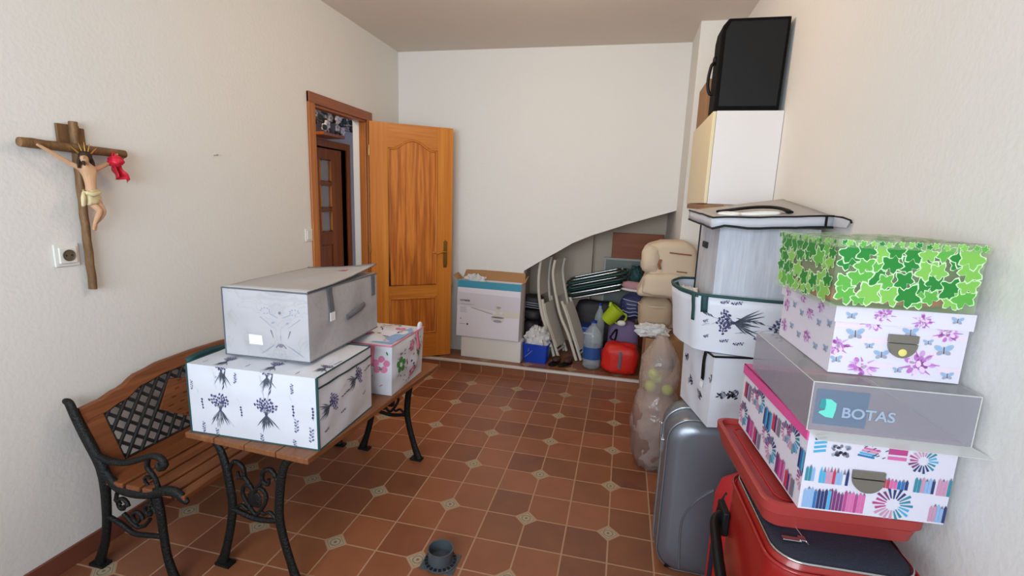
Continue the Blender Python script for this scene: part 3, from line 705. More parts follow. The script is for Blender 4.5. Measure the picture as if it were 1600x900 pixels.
# ---- lavender box on table
t, sb = softbox_things('storage_box', 'white fabric storage box printed with lavender sprigs, on the garden table', -1.605, 1.443, TZ+.001, 1.5, .560, .403, .283, None, None, bulge=.010, wr=.008, seed=2)
q = MB().use('white_cloth'); sb.faces(q)
for (u, v, s_) in ((.145, .115, 1.5), (.35, .12, 1.5), (.155, .268, 1.1), (.355, .268, 1.1)): sb.dec(q, 'F', lavender(int(u*100)), u, v, s_)
for (u, v, s_) in ((.055, .15, .9), (.235, .14, .8), (.455, .17, .9), (.47, .09, .8), (.46, .235, .6), (.06, .03, .7), (.22, .25, .6), (.12, .01, .7), (.32, .015, .7), (.46, .01, .7), (.535, .17, .9), (.53, .06, .9), (.02, .2, .6)): sb.dec(q, 'F', sprig(int(u*1000), 'lav2'), u, v, s_*1.5)
for (u, v, s_, r_) in ((.07, .15, 1.3, -1.3), (.26, .19, 1.3, -1.3), (.16, .09, .7, -1.3), (.33, .1, .7, -1.3), (.05, .06, .7, -1.4)): sb.dec(q, 'R', lavender(7) if s_ >= 1 else sprig(4, 'ink'), u, v, s_, r_)
for (u, v, s_) in ((.13, .06, .9), (.34, .06, .9), (.24, .05, .7), (.46, .04, .7), (.05, .05, .7), (.53, .1, .9)): sb.dec(q, 'T', lavender(9) if s_ == .9 else sprig(5), u, v, s_, off=.0015)
q.build('box_body', None, t, smooth=50)
piping(sb, t, (('F', 'l'), ('F', 'b'), ('R', 'b'), ('T', 'r'), ('T', 't'), ('T', 'l')), 'teal', .0035)
q = MB(); q.tube(sb.edge('F', 'r', 14, .001), .0055, 6); q.build('corner_binding', 'teal', t, smooth=60)
q = MB(); q.tube([sb.pt('R', u, .243, .002) for u in [i*.0336 for i in range(13)]], .004, 6); q.build('zip', 'tealdark', t, smooth=60)
q = MB(); vs = []
for i in range(9):
    u = .01+i*.045; vs += [Vector((.0-.012*math.sin(i*.6), u, .283+.0)), Vector((-.018-.01*math.sin(i*.5), u+.004, .296+.006*math.sin(i*.8)))]
q.add(vs, [(2*i, 2*i+1, 2*i+3, 2*i+2) for i in range(8)]); q.build('lid_flap', 'teal', t, smooth=60, solid=.003)

# ---- floral bag on table
t = thing('storage_bag', 'white storage bag with pink and green flowers at the far end of the garden table', 'storage bag', (-1.40, 1.995, TZ+.001), 0)
sb = SB(.375, .35, .25, bulge=.020, wr=.014, seed=5, topscale=(1.05, 1.05))
q = MB().use('white_cloth'); sb.faces(q)
def flower5(m, r=.02): return [(ell(r*math.cos(a), r*math.sin(a), r*.62, r*.62, 0, 10), m) for a in [2*PI*k/5+.3 for k in range(5)]]+[(ell(0, 0, r*.4, r*.4), 'card_white')]
for f, u, v, m, r_ in (('F', .325, .155, 'pinkf', .027), ('F', .20, .12, 'greenf', .024), ('F', .08, .17, 'pinkf', .024), ('R', .075, .135, 'greenf', .026), ('R', .19, .20, 'pinkf', .02), ('R', .28, .15, 'greenf', .022), ('R', .20, .06, 'pinkf', .02), ('L', .1, .15, 'pinkf', .024), ('L', .25, .12, 'greenf', .024), ('T', .2, .1, 'pinkf', .02), ('T', .1, .25, 'greenf', .02), ('T', .3, .25, 'pinkf', .02)):
    sb.dec(q, f, flower5(m, r_), u, v)
rnd = random.Random(8)
for f in 'FRT':
    for k in range(40):
        W_, H_ = sb.dims(f); sb.dec(q, f, [(ell(0, 0, rnd.uniform(.004, .012), rnd.uniform(.003, .006), rnd.uniform(0, 3), 6), rnd.choice(['navyf', 'navyf', 'faint', 'p_rose', 'greenf']))], rnd.uniform(.02, W_-.02), rnd.uniform(.02, H_-.02), off=.0016)
q.build('bag_body', None, t, smooth=50)
for f, u in (('F', .262), ('R', .25)):
    q = MB(); q.add([sb.pt(f, u+a, v, .004) for a in (0, .028) for v in [.255-.01*i for i in range(11)]], [(i, i+1, i+12, i+11) for i in range(10)]); q.build('strap', 'pinkband', t, smooth=60, solid=.002)
q = MB(); q.tube(sb.edge('T', 'r', 12, .003), .004, 6); q.tube(sb.edge('F', 't', 12, .003), .004, 6); q.build('zip', 'pinkband', t, smooth=60)
q = MB(); q.add([sb.pt('T', .26, .02, .004), sb.pt('T', .36, .02, .004), sb.pt('T', .37, .24, .006), sb.pt('T', .33, .3, .005), sb.pt('T', .30, .12, .005)], [(0, 1, 2, 3, 4)])
q.build('clear_window', 'p_sky', t)
q = MB(); q.blob((.375, .33, .262), (.02, .045, .05), 3, .2, flatbottom=False, nu=12, nv=8); q.build('corner_tuft', 'white_cloth', t, smooth=180)

# ---- marble box, on both
mz = TZ+.001+.283+.016
t, sb = softbox_things('storage_box', 'grey marble-print zipped storage box lying on the lavender box, clear window in its lid', -1.515, 1.545, mz, 1.9, .372, .560, .272, None, None, bulge=.008, wr=.006, seed=4)
q = MB().use('marble'); sb.faces(q)
sb.dec(q, 'F', [([(0, 0), (.058, 0), (.058, .04), (0, .04)], 'label')], .115, .055, 1, -.02)
mot = [(stroke(0, -.05, 0, -.13, .003), 'faint'), (ell(0, .04, .006, .006), 'p_grey'), (ell(0, -.09, .01, .008), 'p_grey')]
for s_ in (-1, 1):
    mot += [(ell(s_*(.062+.019*math.cos(a)), .045+.011*math.sin(a), .0035, .0028, a, 6), 'faint') for a in [.7*k for k in range(8)]]+[  (stroke(s_*.045, .035, s_*.01, .02, .003), 'faint'), (stroke(s_*.04, -.03, s_*.03, -.06, .005, .001), 'p_grey'),
            (stroke(s_*.085, .02, s_*.03, -.02, .003, .001), 'faint'), (stroke(s_*.03, -.09, s_*.09, -.13, .003), 'faint'), (ell(s_*.03, .0, .007, .004, .4), 'faint'), (stroke(s_*.008, -.085, s_*.022, -.1, .004), 'p_grey')]
sb.dec(q, 'F', mot, .255, .15, 1.0)
q.build('box_body', None, t, smooth=50)
piping(sb, t, (('F', 't'), ('F', 'b'), ('F', 'l'), ('R', 'b'), ('R', 't'), ('T', 'l')), 'greypipe', .0028)
q = MB(); q.add([sb.pt('R', .13+a, .275-i*.0095, .005) for i in range(12) for a in (0, .03)], [(2*i, 2*i+1, 2*i+3, 2*i+2) for i in range(11)]); q.build('strap', 'greypipe', t, solid=.002)
q = MB(); q.box((.3785+.006, .128, .135), (.3785+.009, .162, .17)); q.build('strap_tag', 'label', t)
q = MB(); q.add([sb.pt('R', .505+a, .275-i*.0095, .005) for i in range(12) for a in (0, .025)], [(2*i, 2*i+1, 2*i+3, 2*i+2) for i in range(11)]); q.build('strap', 'greypipe', t, solid=.002)
q = MB(); q.tube([sb.pt('R', .26, .12, .003), sb.pt('R', .34, .14, .016), sb.pt('R', .42, .145, .003)], .014, 8, flat=.5, smooth=5); q.build('side_handle', 'greypipe', t, smooth=60)
# loose raised lid: sloping from the front edge to the back-right corner
q = MB(); n = 12; vs = []
for j in range(n+1):
    for i in range(n+1):
        a, b = i/n, j/n; p = sb.pt('T', a*.372, b*.56, .004); p.z += .030*b*b*(a**1.5)*1.3+.002*noise.noise(Vector((a*5, b*5, 2))); vs.append(p)
q.add(vs, [(j*(n+1)+i, j*(n+1)+i+1, (j+1)*(n+1)+i+1, (j+1)*(n+1)+i) for j in range(n) for i in range(n)]); lid = q.build('lid', 'grey_cloth_lid', t, smooth=60, solid=.002)
q = MB(); q.tube([vs[j*(n+1)+n]+Vector((.001, 0, .002)) for j in range(n+1)], .0026, 6); q.tube([vs[n*(n+1)+i]+Vector((0, 0, .002)) for i in range(n+1)], .0026, 6); q.build('piping', 'greypipe', lid, smooth=60)
q = MB(); q.add([vs[9*(n+1)+8]+Vector(p) for p in ((0, 0, .004), (.04, .0, .006), (.05, .05, .006), (.02, .06, .005))], [(0, 1, 2, 3)]); q.build('red_mark', 'pinkband', lid)

# ------------------------------------------------------------------ floor drain
dr = thing('floor_drain', 'grey plastic floor drain with a round upright collar set in the tiles', 'floor drain', (-.655, 1.705, 0), math.radians(0))
q = MB(); q.box((-.075, -.058, .0), (.075, .06, .004)); q.build('flange', 'pvc', dr, bevel=.001)
q = MB(); q.lathe([(.070, .004), (.070, .009), (.062, .012), (.052, .014), (.052, .062), (.055, .064), (.0555, .070), (.050, .070), (.049, .064), (.049, .022), (.0, .020)], (0, 0, 0), 40); q.build('collar', 'pvc', dr, smooth=50)
q = MB()
for k in range(20):
    a = 2*PI*k/20; T_ = Matrix.Rotation(a, 4, 'Z'); q.box((.0545, -.006, .0125), (.0675, .006, .0152), T_)
q.build('slots', 'slot', dr)

# ------------------------------------------------------------------ right wall: cabinet, speaker, carton
cb = thing('wall_cabinet', 'white kitchen wall cabinet with cream doors, high on the right wall', 'cabinet', (.39, 2.66, 1.555))
MB().box((.018, 0, 0), (.323, .72, .455)).build('body', 'cabinet_white', cb, bevel=.002)
MB().box((0, .002, .002), (.017, .718, .453)).build('door', 'cabinet_beige', cb, bevel=.003)
MB().box((.005, .0, -.03), (.10, .72, -.002)).build('light_rail', 'cardboard', cb, bevel=.003)
sp = thing('loudspeaker', 'black loudspeaker with a chamfered front corner, on top of the wall cabinet', 'loudspeaker', (.392, 2.675, 2.012))
pl = [(.0, .0), (.298, .0), (.304, .425), (.03, .425), (.006, .395), (0, .35)]
q = MB().prism(pl, lambda u, v, s_: (u, s_, v), 0, .17); q.build('cabinet', 'speaker', sp, bevel=.006)
q = MB().prism([(.02, .02), (.285, .02), (.29, .41), (.04, .41), (.02, .37)], lambda u, v, s_: (u, s_, v), -.004, .002); q.build('back_panel', 'black', sp, bevel=.002)
q = MB(); q.tube([(0, .10, .245), (-.016, .10, .24), (-.026, .10, .18), (-.024, .10, .13), (-.012, .10, .10), (0, .10, .10)], .008, 8, smooth=4); q.blob((-.004, .10, .26), (.02, .05, .04), 2, .1, nu=10, nv=8, flatbottom=False)
q.build('handle', 'black', sp, smooth=60)
cbx = thing('cardboard_box', 'brown cardboard box on the wall cabinet behind the loudspeaker', 'box', (.40, 3.03, 2.012))
MB().box((0, 0, 0), (.28, .33, .235)).build('box_body', 'cardboard', cbx, bevel=.003)
MB().box((.10, -.001, .2355), (.16, .331, .237)).build('tape', 'cardboard_in', cbx)

# ------------------------------------------------------------------ right stack
# suitcases
def rrect(w_, d_, r, n=6):
    P = []
    for cx_, cy_, a0 in ((w_-r, r, -PI/2), (w_-r, d_-r, 0), (r, d_-r, PI/2), (r, r, PI)):
        for i in range(n+1): a = a0+PI/2*i/n; P.append((cx_+r*math.cos(a), cy_+r*math.sin(a)))
    return P
sc1 = thing('suitcase', 'red suitcase with a navy zipped panel on top, under the red tray, nearest the camera', 'suitcase', (.352, .968, 0), math.radians(2))
sw, sd, sh_ = .29, .37, .843
def inset(pl, k, cx_=sw/2, cy_=sd/2, hw_=sw/2, hd_=sd/2): return [(cx_+(x-cx_)*(1-k/hw_), cy_+(y-cy_)*(1-k/hd_)) for x, y in pl]
base = rrect(sw, sd, .06, 8)
lay = [(.02, .03), (.0, .06), (-.006, .35), (.0, .788), (.004, .814), (.012, .829)]
q = MB(); n = len(base); vs = []
for k, z in lay: vs += [(x, y, z) for x, y in inset(base, k)]
q.add(vs, [(j*n+i, j*n+(i+1) % n, (j+1)*n+(i+1) % n, (j+1)*n+i) for j in range(len(lay)-1) for i in range(n)]+[list(range(n))[::-1], [(len(lay)-1)*n+i for i in range(n)]])
q.build('shell', 'red_shell', sc1, smooth=50)
q = MB(); vs = []
for k, z in ((.013, .829), (.02, .836), (.06, .842)): vs += [(x, y, z) for x, y in inset(base, k)]
q.add(vs, [(j*n+i, j*n+(i+1) % n, (j+1)*n+(i+1) % n, (j+1)*n+i) for j in range(2) for i in range(n)]+[[2*n+i for i in range(n)]])
q.build('top_panel', 'navy', sc1, smooth=50)
q = MB(); q.tube([(x, y, .831) for x, y in inset(base, .010)], .0028, 6, True); q.build('piping', 'steel', sc1, smooth=60)
q = MB(); q.tube([(x, y, .814) for x, y in inset(base, -.001)], .0045, 6, True); q.build('rib', 'red_shell', sc1, smooth=60)
q = MB(); q.tube([(.075, .125, .844), (.083, .055, .844)], .0018, 6); q.build('zip', 'steel', sc1)
q = MB(); q.box((.035, .060, .843), (.072, .074, .846)); q.box((.068, .062, .843), (.082, .078, .848)); q.build('zip_pull', 'steel', sc1, bevel=.001)
q = MB(); q.tube([(-.008, .34, .70), (-.034, .32, .69), (-.040, .25, .66), (-.040, .20, .63), (-.034, .15, .60), (-.008, .13, .59)], [.018, .019, .020, .020, .019, .018], 8, smooth=4, flat=.7)
q.box((-.02, .30, .66), (-.002, .37, .73)); q.box((-.02, .10, .55), (-.002, .18, .64)); q.build('side_handle', 'black', sc1, smooth=60, bevel=.004)
# second red bag behind
sc2 = thing('travel_bag', 'dark red soft travel bag squeezed between the silver and the red suitcase', 'bag', (.395, 1.47, 0))
q = MB(); base2 = rrect(.24, .30, .07, 6); n = len(base2); vs = []
for k, z in ((.01, 0), (.0, .05), (.0, .52), (.012, .575), (.045, .61), (.09, .622)): vs += [(x, y, z) for x, y in inset(base2, k, .12, .15, .12, .15)]
q.add(vs, [(j*n+i, j*n+(i+1) % n, (j+1)*n+(i+1) % n, (j+1)*n+i) for j in range(5) for i in range(n)]+[list(range(n))[::-1], [5*n+i for i in range(n)]]); q.build('body', 'red_cloth', sc2, smooth=60)
q = MB(); q.tube([(.02, -.006, .05), (.02, -.006, .48), (.05, -.004, .56), (.12, .0, .60)], .006, 6, smooth=4); q.tube([(-.004, .15, .02), (-.006, .15, .3), (-.004, .15, .5), (.02, .15, .58)], .008, 6, smooth=4); q.build('edge_binding', 'navy', sc2, smooth=60)
# silver case
sc3 = thing('suitcase', 'silver grey hard shell suitcase standing under the white fabric boxes', 'suitcase', (.235, 1.90, 0), math.radians(0))
sw3, sd3 = .46, .27
prof3 = rrect(sw3, .70, .10, 8)     # outline in x,z
q = MB(); n = len(prof3); vs = []
def ins3(k): return [(sw3/2+(x-sw3/2)*(1-k/(sw3/2)), .35+(z-.35)*(1-k/.35)) for x, z in prof3]
LY = [(-.0, .0+.10), (.055, 0), (.02, .012), (.005, .035), (0, .07), (0, .13), (.004, .135), (.0, .14), (0, .2), (.005, .235), (.02, .258), (.055, .27)]
LY = LY[1:]
for k, y in LY: vs += [(x, y, z) for x, z in ins3(k)]
m_ = len(LY)
q.add(vs, [(j*n+i, j*n+(i+1) % n, (j+1)*n+(i+1) % n, (j+1)*n+i) for j in range(m_-1) for i in range(n)]+[list(range(n))[::-1], [(m_-1)*n+i for i in range(n)]])
q.build('shell', 'silver_shell', sc3, smooth=60)
q = MB(); q.tube([(x, .135, z) for x, z in ins3(-.001)], .006, 8, True); q.build('seam', 'silver_line', sc3, smooth=60)
q = MB(); q.tube([(x, .028, z) for x, z in ins3(.006)], .003, 8, True); q.tube([(.10, -.001, .04), (.09, -.003, .25), (.13, -.004, .35), (.2, -.003, .42)], .004, 6, smooth=5); q.build('rib', 'silver_line', sc3, smooth=60)
q = MB(); q.box((-.012, .10, .50), (.006, .17, .56)); q.tube([(-.008, .135, .56), (-.010, .135, .62)], .006, 6); q.build('latch', 'silver_line', sc3, bevel=.004)
for x in (.06, .40): MB().lathe([(0, -.014), (.028, -.014), (.028, .014), (0, .014)], (x, .05, .0281), 14, 'X').build('wheel', 'black', sc3, smooth=50)

# red plastic tray
tr = thing('plastic_tray', 'flat red plastic tray lying on the red suitcase under the pencil-print box', 'tray', (.352, 1.062, .8435), math.radians(4))
tw, td = .328, .44
b3 = rrect(tw, td, .035, 6)
def ins(pl, k, w_, d_): return [(w_/2+(x-w_/2)*(1-k/(w_/2)), d_/2+(y-d_/2)*(1-k/(d_/2))) for x, y in pl]
q = MB(); n = len(b3); LYR = [(.012, 0), (.006, .030), (.010, .034), (.0, .036), (-.001, .058), (.004, .061), (.010, .061), (.012, .046)]; vs = []
for k, z in LYR: vs += [(x, y, z) for x, y in ins(b3, k, tw, td)]
q.add(vs, [(j*n+i, j*n+(i+1) % n, (j+1)*n+(i+1) % n, (j+1)*n+i) for j in range(len(LYR)-1) for i in range(n)]+[list(range(n))[::-1], [(len(LYR)-1)*n+i for i in range(n)]])
q.build('tray_body', 'red_plastic', tr, smooth=40)
q = MB(); q.tube([(x, y, .0475) for x, y in ins(b3, .040, tw, td)], .0022, 6, True); q.build('rim_groove', 'red_cloth', tr)

# rigid printed boxes
def pbox(name, label, x, y, z, yaw, w_, d_, h_):
    t = thing(name, label, 'storage box', (x, y, z), math.radians(yaw)); return t, SB(w_, d_, h_, bulge=0, wr=0)
def latch(t, u, v, w_, y=-.001):
    q = MB(); q.box((u-w_/2, y-.006, v+.010), (u+w_/2, y, v+.026)); q.prism([(u-w_/2, v+.008)]+[(u-w_/2*math.cos(PI*i/12)*.98, v+.008-.030*math.sin(PI*i/12)) for i in range(13)]+[(u+w_/2, v+.008)], lambda a, b, s_: (a, s_, b), y-.008, y)
    q.build('label_holder', 'antique', t, bevel=.0015)
def pencils(u0, u1, v0, hgt, cols, wp=.006, tip=.006, seed=1):
    r = random.Random(seed); P = []; x = u0; i = 0
    while x < u1-.001:
        h_ = hgt*r.uniform(.86, 1); c = cols[int(i*len(cols)/max(1, (u1-u0)/wp)) % len(cols)]
        P.append(([(x, v0), (x+wp*.86, v0), (x+wp*.86, v0+h_-tip), (x, v0+h_-tip)], c)); P.append(([(x, v0+h_-tip), (x+wp*.86, v0+h_-tip), (x+wp*.43, v0+h_)], 'p_grey' if i % 2 else c)); x += wp; i += 1
    return P
def burst(R_, cols, n=18, w_=.005, inner=.38, a0=0):
    P = []
    for k in range(n):
        a = 2*PI*k/n+a0; c = cols[int(k*len(cols)/n) % len(cols)]; r1 = R_*(1-.12*(k % 2))
        P.append((stroke(r1*inner*math.cos(a), r1*inner*math.sin(a), r1*math.cos(a), r1*math.sin(a), w_*.35, w_), c))
    return P
bz = .8435+.0620
t, sb = pbox('storage_box', 'cardboard storage box printed with coloured pencils, pink lid edge, on the red tray', .414, 1.06, bz, 4.6, .284, .412, .182)
q = MB().use('card_white'); sb.faces(q, n=1)
BU = ['p_navy', 'p_blue', 'p_cyan', 'p_navy', 'p_blue', 'p_cyan']; MG = ['p_plum', 'p_plum', 'p_mag', 'p_pink', 'p_mag', 'p_pink']
BR = ['p_teal', 'p_navy', 'p_navy', 'p_plum', 'p_mag', 'p_rose', 'p_rose', 'p_teal', 'p_cyan']
D_ = [(pencils(.006, .055, .004, .048, ['p_sky', 'p_sky', 'p_blue', 'p_navy', 'p_navy', 'p_cyan'], .0065), 0, 0), (pencils(.055, .115, .004, .048, MG, .0065, seed=2), 0, 0), (pencils(.235, .262, .004, .04, ['p_rose', 'p_sky', 'p_navy'], .006), 0, 0),
      (burst(.036, BR, 20, .0055), .17, .030), (burst(.026, BR[::-1], 18, .0045), .208, .125),
      (pencils(.03, .085, .060, .038, ['p_cyan', 'p_rose', 'p_red', 'p_sky', 'card_white', 'p_navy'], .006, .012, 5), 0, 0), (pencils(.145, .19, .064, .024, ['p_red', 'p_pink', 'p_blue', 'p_navy'], .0065, seed=6), 0, 0),
      (pencils(.20, .235, .062, .036, ['p_teal', 'p_rose', 'p_sky', 'p_navy'], .006, seed=7), 0, 0), (pencils(.004, .022, .062, .036, ['p_teal', 'p_sky'], .006, seed=8), 0, 0),
      (pencils(.24, .262, .06, .04, ['p_rose', 'p_rose', 'p_teal'], .006, seed=9), 0, 0)]
for k in range(5): D_.append(([(stroke(.012, .125+k*.009, .034, .130+k*.009, .005), 'p_navy' if k > 2 else 'p_cyan')], 0, 0))
for k in range(3): D_.append(([(stroke(.09, .075+k*.010, .118, .066+k*.003, .004), 'p_rose' if k < 2 else 'p_mag')], 0, 0))
for k in range(4): D_.append(([(stroke(.092+k*.003, .128+k*.005, .122+k*.003, .124+k*.005, .004), ('p_blue', 'p_cyan', 'p_rose', 'p_pink')[k])], 0, 0))
D_.append(([([(.145, .135), (.178, .135), (.178, .157), (.145, .157)], 'p_mag'), ([(.145, .124), (.178, .124), (.178, .131), (.145, .131)], 'p_pink')], 0, 0))
rnd = random.Random(4)
for k in range(26): D_.append(([(ell(rnd.uniform(.045, .08), rnd.uniform(.122, .142), .004, .003, rnd.uniform(0, 3), 6), rnd.choice(['ink', 'faint', 'p_grey']))], 0, 0))
for k in range(14): D_.append(([(stroke(0, 0, .005, .003, .0016), 'ink')], rnd.uniform(.1, .14), rnd.uniform(.118, .15)))
for P, u, v in D_: sb.dec(q, 'F', P, u*1.07, v*1.1, 1.075)
for k in range(4):
    u = .02+k*.105
    sb.dec(q, 'L', burst(.036, BR, 18, .007), u+.012, .045+.085*(k % 2)); sb.dec(q, 'L', pencils(0, .05, 0, .055, BU if k % 2 else MG, .0085, seed=k), u+.05, .008+.075*(k % 2)); sb.dec(q, 'L', pencils(0, .045, 0, .05, ['p_red', 'p_navy', 'p_rose', 'p_grey'], .0085, seed=k+5), u+.0, .095-.09*(k % 2), 1); sb.dec(q, 'L', burst(.026, BR, 14, .006), u+.078, .125-.06*(k % 2))
q.build('box_body', None, t)
q = MB(); q.box((-.004, -.001, .158), (.0, .415, .186)); q.box((-.004, .0, .182), (.286, .415, .186)); q.build('lid', 'pinklid', t, bevel=.001)
latch(t, .125, .078, .062)
# clear box
cz = bz+.1875
t = thing('clear_box', 'transparent plastic boot box with a teal boot sign, between the pencil and butterfly boxes', 'storage box', (.402, 1.045, cz), math.radians(2.2))
w_, d_, h_ = .296, .385, .106
q = MB().use('clear_tint'); q.box((0, 0, .002), (w_, .0015, h_)); q.box((0, d_-.0015, .002), (w_, d_, h_)); q.box((0, .0015, .002), (.0015, d_-.0015, h_)); q.box((w_-.0015, .0015, .002), (w_, d_-.0015, h_)); q.box((.0015, .0015, 0), (w_-.0015, d_-.0015, .0015))
q.use('clear'); q.box((0, 0, h_), (w_, d_, h_+.0015)); q.build('walls', None, t)
q = MB(); q.tube([(0, 0, 0), (0, 0, h_)], .0012, 5); q.tube([(0, 0, h_), (w_, 0, h_)], .0012, 5); q.tube([(0, 0, h_), (0, d_, h_)], .0012, 5); q.tube([(w_, 0, 0), (w_, 0, h_)], .0012, 5)
q.build('edges', 'clear_edge', t, smooth=60)
q = MB(); q.add([(-.0, -.001, .002), (w_, -.001, .002), (w_+.02, -.035, -.004), (.01, -.035, -.004)], [(0, 1, 2, 3)]); q.build('flap', 'clear_edge', t, solid=.001)
mat('signblue', (106, 122, 144), .5, alpha=.8); mat('bootteal', (104, 206, 190), .4); mat('boot2', (52, 142, 146), .4); mat('letter', (150, 166, 186), .5)
q = MB().use('signblue'); q.add([(.008, -.0006, .016), (.105, -.0006, .016), (.105, -.0006, .092), (.008, -.0006, .092)], [(0, 1, 2, 3)])
q.use('boot2').add([(x, -.0012, z) for x, z in ((.016, .052), (.028, .050), (.030, .070), (.018, .072))], [(0, 1, 2, 3)])
q.use('bootteal').add([(x, -.0014, z) for x, z in ((.016, .041), (.030, .033), (.044, .032), (.047, .050), (.047, .064), (.036, .072), (.026, .072), (.028, .060), (.027, .048), (.018, .045))], [tuple(range(10))])
vs, fs = text_polys('BOTAS', .030, .0006); q.use('letter'); q.add([(.058+x*1.05, -.0016, .036+y) for x, y in vs], fs)
q.build('boot_sign', None, t)
# butterfly box
pz = cz+h_+.0035
t, sb = pbox('storage_box', 'white storage box printed with purple flowers and butterflies, under the ivy box', .449, 1.11, pz, 1.8, .243, .305, .144)
q = MB().use('card_white'); sb.faces(q, n=1)
def butterfly(s_=.8):
    P = []
    for k in (-1, 1): P += [(ell(k*.008, .004, .009, .005, k*.6, 10), 'butter'), (ell(k*.006, -.005, .006, .004, -k*.5, 10), 'faint'), (ell(k*.008, .004, .005, .0025, k*.6, 8), 'p_sky')]
    return P+[(stroke(0, -.007, 0, .007, .0014), 'ink')]
def peony(seed=1):
    r = random.Random(seed); P = []
    for k in range(26):
        a, d = r.uniform(0, 6.28), r.uniform(0, .019); P.append((ell(d*math.cos(a)*1.2, d*math.sin(a), .006, .004, a, 8), ('pur2', 'pur1', 'pur3', 'pur1')[k % 4]))
    for k in range(7): a = k*.9; P.append((stroke(.012*math.cos(a), .012*math.sin(a), .031*math.cos(a), .022*math.sin(a), .0045, .001), 'pur2' if k % 2 else 'pur1'))
    return P
for (u, v, a, b) in ((.0, .03, .03, .012), (.05, .07, .06, .014), (.0, .1, .05, .012), (.15, .05, .05, .012), (.2, .02, .04, .012), (.11, .108, .05, .012), (.18, .09, .06, .012), (.07, .02, .05, .01)):
    sb.dec(q, 'F', [([(0, 0), (a, 0), (a, b), (0, b)], 'stripe')], u, v, off=.0006)
for u, v, s_, sd_ in ((.165, .035, 1.25, 1), (.065, .018, 1.0, 2), (.012, .06, .9, 3), (.205, .105, .9, 4), (.07, .118, .9, 6)): sb.dec(q, 'F', peony(sd_), u, v, s_)
for u, v, s_ in ((.04, .088, 1.3), (.205, .068, 1.3), (.095, .048, 1.1), (.14, .10, 1.1), (.07, .065, .7), (.175, .082, .7), (.012, .03, .9), (.22, .015, .9), (.13, .018, .7)): sb.dec(q, 'F', butterfly(), u, v, s_*.85, .1)
for k in range(12): sb.dec(q, 'L', peony(k) if k % 3 == 0 else butterfly(), .03+.05*(k % 6), .035+.055*(k//6)+.01*(k % 2), .75)
q.build('box_body', None, t)
q = MB().use('card_white'); sl = SB(.252, .319, .034, 0, 0); S_ = MB(Matrix.Translation((-.0045, -.0045, .112))).use('card_white'); sl.faces(S_, n=1)
for u, v in ((.03, .015), (.09, .02), (.16, .014), (.22, .02)): sl.dec(S_, 'F', peony(int(u*100)) if u > .05 and u < .2 else butterfly(), u, v, .7)
for u in (.05, .15, .25): sl.dec(S_, 'L', peony(int(u*50)), u, .017, .6)
S_.build('lid', None, t)
latch(t, .128, .068, .054)
mat('yellow', (222, 206, 120), .5); q = MB(); q.lathe([(0, 0), (.008, 0), (.007, -.001), (0, -.0015)], (.128, -.0095, .058), 12, 'Y'); q.build('sticker', 'yellow', t)
# ivy box: transparent with ivy leaves
iz = pz+.1480
t = thing('storage_box', 'transparent storage box printed with green ivy leaves, topmost of the right stack', 'storage box', (.420, 1.078, iz), math.radians(6.5))
w_, d_, h_ = .270, .262, .135
sb = SB(w_, d_, h_, 0, 0)
q = MB().use('clear_g'); sb.faces(q, 'FKLRB', n=1)
def ivy(m):
    out = []
    ang_ = [90, 74, 62, 48, 32, 18, 2, -14, -30, -48, -68, -86, -94, -112, -132, -150, -166, 178, 162, 148, 132, 118, 106]; rad_ = [1.1, .86, .62, .60, .86, 1.0, .80, .58, .68, .80, .62, .28, .28, .62, .80, .68, .58, .80, 1.0, .86, .60, .62, .86]
    pl = [(r*math.cos(math.radians(a)), r*math.sin(math.radians(a))) for a, r in zip(ang_, rad_)]
    return [([(x*1.14, y*1.14) for x, y in pl], 'ivy_edge'), (pl, m)]
rnd = random.Random(11)
def leaves(sb, q, f, n_, s0, s1, seed):
    r = random.Random(seed); W_, H_ = sb.dims(f); nx = int(math.ceil(math.sqrt(n_*W_/H_))); ny = max(1, round(n_/nx)); k = 0
    for i in range(nx):
        for j in range(ny):
            u = W_*(i+.5+r.uniform(-.35, .35))/nx; v = H_*(j+.5+r.uniform(-.35, .35))/ny; s_ = r.uniform(s0, s1); u = min(W_-s_, max(s_, u)); v = min(H_-s_, max(s_, v))
            ro = r.uniform(-1.0, 1.0)
            for p, m in ivy(r.choice(['ivy_dark', 'ivy_light', 'ivy_light', 'ivy_mid', 'ivy_dark'])):
                sb.dec(q, f, [(p, m)], u, v, s_, ro, off=.0004+.00012*k+(.00006 if m != 'ivy_edge' else 0))
            k = (k+1) % 9
leaves(sb, q, 'F', 34, .017, .029, 1); leaves(sb, q, 'L', 34, .016, .026, 2); leaves(sb, q, 'R', 20, .014, .02, 3); leaves(sb, q, 'K', 26, .014, .02, 4)
q.build('box_body', None, t)
S_ = MB(Matrix.Translation((-.004, -.004, h_-.014))).use('clear_g'); sl = SB(w_+.008, d_+.008, .0165, 0, 0); sl.faces(S_, 'FKLRT', n=1)
leaves(sl, S_, 'F', 14, .006, .008, 6); leaves(sl, S_, 'L', 12, .006, .008, 7); leaves(sl, S_, 'T', 40, .014, .02, 8); S_.build('lid', None, t)
c = thing('folded_clothes', 'folded brown and red fabric inside the ivy-leaf box', 'clothes', (.420, 1.078, iz+.002), math.radians(6.5))
q = MB(); q.blob((w_*.5, d_*.52, .018), (w_*.93, d_*.9, .034), 2, .05, 3, 6); q.build('red_layer', 'red_cloth', c, smooth=180)
mat('brownknit', (104, 90, 78), .9, bump=.5, bscale=30); q = MB(); q.blob((w_*.49, d_*.5, .073), (w_*.94, d_*.93, .074), 5, .08, 2.5, 5); q.build('brown_layer', 'brownknit', c, smooth=180)

